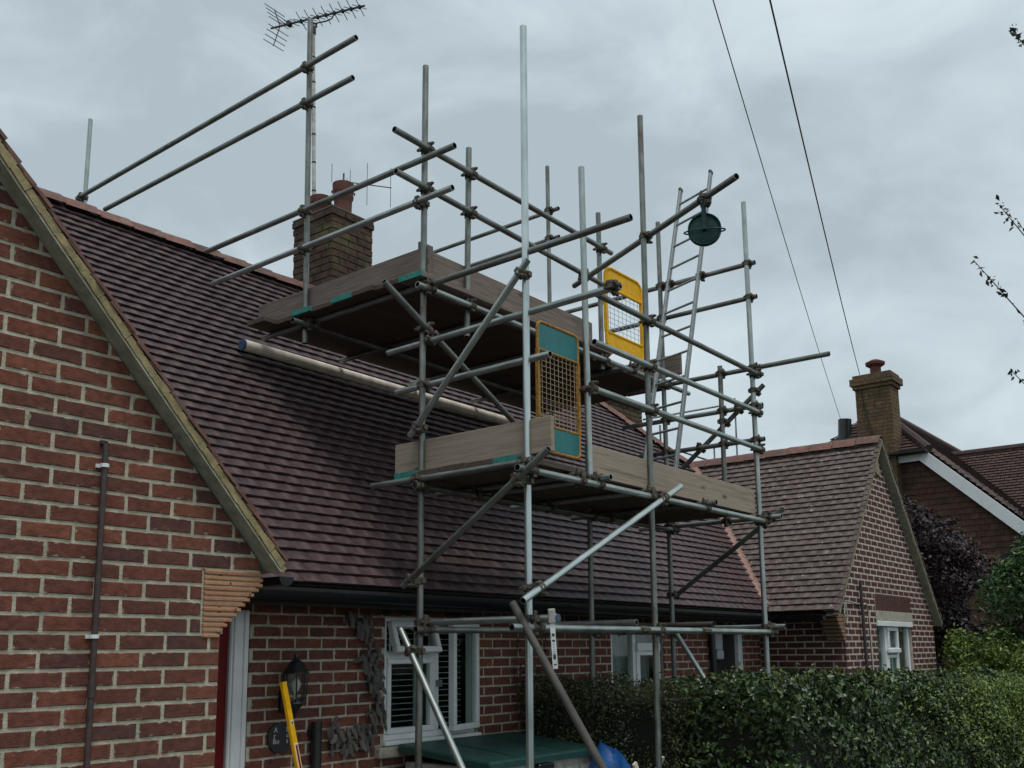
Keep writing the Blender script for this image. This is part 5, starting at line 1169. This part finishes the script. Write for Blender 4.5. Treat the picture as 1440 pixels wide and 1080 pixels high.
def hedge(label, x0, x1, y0, y1, z0f, z1f, n, size, m, loc, rough=.06, extra=None, cat='hedge', asp=.5):
    t = thing('hedge', label, cat, loc, 'hedges across the front garden')
    c = MB(); nx, ny, nz = max(4, int((x1-x0)/.3)), 3, 4
    d = .10
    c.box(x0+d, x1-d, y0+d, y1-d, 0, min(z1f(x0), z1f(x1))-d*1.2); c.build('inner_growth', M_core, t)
    P, Nn = [], []
    A = {'f': (x1-x0)*1.2, 't': (x1-x0)*(y1-y0)*1.3, 'l': (y1-y0)*1.3, 'b': (x1-x0)*.3}; tot = sum(A.values())
    for side, ar in A.items():
        k = int(n*ar/tot); u = rng.random(k); v = rng.random(k)
        dep = np.abs(rng.normal(0, rough, k))
        for i in range(k):
            x = x0+(x1-x0)*u[i]; zt = z1f(x)
            if side == 'f': p = [x, y0, z0f+(zt-z0f)*v[i]]; nn = (0, -1, .25)
            elif side == 't': p = [x, y0+(y1-y0)*v[i], zt]; nn = (0, 0, 1)
            elif side == 'b': p = [x, y1, z0f+(zt-z0f)*v[i]]; nn = (0, 1, .25)
            else: p = [x0, y0+(y1-y0)*u[i], z0f+(z1f(x0)-z0f)*v[i]]; nn = (-1, 0, .25)
            o = lump(p, 3.1)*.06+lump(p, 7.3)*.08+lump(p, 17)*.04-dep[i]*1.5+rough*.3
            if rng.random() < .02: o += rng.random()*.09
            P.append([p[j]+nn[j]*o for j in range(3)]); Nn.append(nn)
    leaves('foliage', P, Nn, size, m, t, asp=asp); return t
h1 = hedge('fine dark clipped hedge running from the wall beside the storage box', 6.47, 7.3, 3.66, 5.12, .0, lambda x: 1.425, 26000, .026, M_leafF, (6.8, 4.5, 0), .05)
h2 = hedge('long glossy dark green hedge across the front right, pale shoots along its top', 6.58, 14.6, 2.85, 3.66, .0, lambda x: 1.455-.022*(x-6.6)+.03*math.sin(x*2.1)+.02*math.sin(x*5.3), 74000, .050, M_leafL, (10, 3.3, 0), .10, asp=.55)
# upright shoots on the long hedge
b = MB(); P = []; Nn = []
for k in range(150):
    x = rng.uniform(6.7, 14.5); y = rng.uniform(2.9, 3.6); z = 1.44-.022*(x-6.6); h = rng.uniform(.05, .16); q = Vector((x, y, z-.05)); tp = q+Vector((rng.normal(0, .03), rng.normal(0, .03), h+.05)); b.cyl(q, tp, .003, 4)
    for j in range(6): P.append(list(q.lerp(tp, .35+.13*j)+Vector(rng.normal(0, .012, 3)))); Nn.append((rng.normal(), rng.normal(), .6))
b.build('shoots', M_bark, h2, kind='stuff'); leaves('shoot_leaves', P, Nn, .045, M_leafB, h2, asp=.45)
P = []; Nn = []
for k in range(1500): x = rng.uniform(9.5, 14.5); P.append([x, rng.uniform(2.9, 3.6), 1.43-.022*(x-6.6)+rng.uniform(-.03, .06)]); Nn.append((0, 0, 1))
leaves('dry_leaves', P, Nn, .035, M_leafD, h2)
P = []; Nn = []
for k in range(15000):
    x = 14.6-abs(rng.normal(0, 2.0)); 
    if x < 8.5: continue
    v = abs(rng.normal(0, .45)); z = (1.47-.022*(x-6.6)+rng.normal(0, .05))*(1-v*.6); P.append([x, 2.80+rng.normal(0, .06)+lump((x, 2.8, z), 7)*.05, z]); Nn.append((0, -1, .3))
leaves('light_leaves', P, Nn, .036, M_leafB, h2)
def crown(name, label, cat, c, rad, n, size, m, trunk_h, lumps=26, seed=1, sub=.42, asp=.5):
    r0 = np.random.default_rng(seed); t = thing(name, label, cat, (c[0], c[1], 0)); C = Vector(c)
    cs = []
    for i in range(lumps):
        v = r0.normal(0, 1, 3); v /= np.linalg.norm(v); v *= r0.uniform(.35, .95); cs.append((np.array([v[0]*rad[0], v[1]*rad[1], v[2]*rad[2]])+np.array(c), r0.uniform(.6, 1.2)*sub*min(rad)))
    b = MB(); b.path([(c[0], c[1], 0), (c[0]+.03, c[1], trunk_h*.5), (c[0], c[1]+.03, trunk_h), (c[0], c[1], c[2])], [.10, .08, .07, .03], 8); b.build('trunk', M_bark, t, True)
    b = MB()
    for q, s in cs: b.path([(c[0], c[1], trunk_h*.7+r0.uniform(0, .5)), tuple((np.array((c[0], c[1], trunk_h))+q)/2+r0.normal(0, .05, 3)), tuple(q)], [.04, .025, .008], 5)
    b.build('branches', M_bark, t)
    P = []; Nn = []
    k = n//lumps
    for q, s in cs:
        v = r0.normal(0, 1, (k, 3)); v /= np.linalg.norm(v, axis=1)[:, None]; rr = s*(r0.random((k, 1))**.4)*r0.uniform(.85, 1.15, (k, 1)); P.append(q+v*rr); Nn.append(v)
    leaves('crown', np.concatenate(P), np.concatenate(Nn), size, m, t, asp=asp); return t
crown('purple_tree', 'dark purple-leaved tree between the far gable and the neighbouring house', 'tree', (17.0, 5.0, 2.55), (1.15, 1.25, 1.55), 40000, .06, M_leafP, 1.6, 60, 4, .34, asp=.6)
crown('bush', 'yellow-green leafy bush just right of the far gable wall', 'bush', (15.3, 3.35, 1.38), (.9, .75, .72), 16000, .055, M_leafB, .5, 30, 5)
crown('green_tree', 'mid green narrow-leaved shrub tree at the right edge below the bargeboard', 'tree', (15.6, 2.75, 2.0), (.9, .9, 1.3), 26000, .085, M_leafG, 1.0, 34, 6, .40, asp=.35)
crown('bush', 'low bright green bush at the right edge in front of the shrub tree', 'bush', (14.6, 2.55, 1.1), (.8, .6, .62), 14000, .05, M_leafB, .3, 26, 9)
# near tree out on the right whose twigs reach into the sky
tr = thing('twiggy_tree', 'small-leaved tree at the right edge with only its thin twig tips against the sky', 'tree', (7.3, .2, 0))
TB = Vector((7.3, .25, 0)); b = MB(); b.path([TB, TB+Vector((.02, 0, 1.5)), TB+Vector((.0, .05, 3.2)), TB+Vector((0, 0, 5.0))], [.07, .06, .045, .02], 8); b.build('trunk', M_bark, tr, True)
P = []; Nn = []; r0 = np.random.default_rng(12)
tips = [((1424, 43), 5.6, 4.4), ((1405, 288), 5.8, 3.0), ((1369, 366), 5.9, 2.6), ((1424, 523), 6.2, 2.3)]
for (x, y), X, zb_ in tips:
    tip = at(x, y, 0, X); st_ = TB+Vector((0, 0, zb_-.4)); mid = tip.lerp(st_, .45)+Vector((0, -.05, -.10)); b = MB()
    pts = [((1-t)**2)*tip+2*t*(1-t)*mid+t*t*st_ for t in np.linspace(0, 1, 16)]
    b.path(pts, [.0022+.010*t for t in np.linspace(0, 1, 16)], 5); b.build('branch', M_bark, tr)
    for k in range(80):
        t = r0.random()**1.8*.8; c = ((1-t)**2)*tip+2*t*(1-t)*mid+t*t*st_; P.append(list(c+Vector(r0.normal(0, .014, 3)))); Nn.append((r0.normal(), r0.normal(), r0.normal()))
for k in range(26):
    z = r0.uniform(2.2, 4.8); d = Vector((r0.normal(0, 1), -abs(r0.normal(0, 1))-.2, r0.uniform(.2, .9))).normalized(); s0 = TB+Vector((0, 0, z)); L = r0.uniform(.5, 1.0); b = MB(); b.path([s0, s0+d*L*.5+Vector((0, 0, -.03)), s0+d*L], [.01, .006, .002], 5); b.build('branch', M_bark, tr)
    for j in range(30): P.append(list(s0+d*L*r0.uniform(.2, 1)+Vector(r0.normal(0, .03, 3)))); Nn.append((r0.normal(), r0.normal(), r0.normal()))
leaves('leaf_clusters', P, Nn, .036, mat('dark_small_leaf', [(.03, .035, .02), (.05, .05, .028)], rough=.5, bump=0, rnd=True), tr)
# climber on the wall beside the clipped hedge
cl = thing('climbing_plant', 'sparse dark red climber on the bricks above the clipped hedge', 'climber', (6.7, 5.15, 0)); P = []; Nn = []; b = MB()
for k in range(7):
    x = rng.uniform(6.35, 6.95); pts = [(x+rng.normal(0, .03), YM-.03, z) for z in np.linspace(1.1, rng.uniform(1.6, 1.95), 6)]; b.path(pts, .004, 4)
    for j in range(60): q = pts[rng.integers(0, 6)]; P.append([q[0]+rng.normal(0, .035), YM-.035-rng.random()*.04, q[2]+rng.normal(0, .05)]); Nn.append((0, -1, 0))
b.build('stems', M_bark, cl); leaves('foliage', P, Nn, .03, mat('dark_red_leaf', [(.05, .02, .018), (.08, .03, .022), (.035, .025, .018)], rough=.6, bump=0, rnd=True), cl)
print('couplers', nC, 'objects', len(scene.objects))
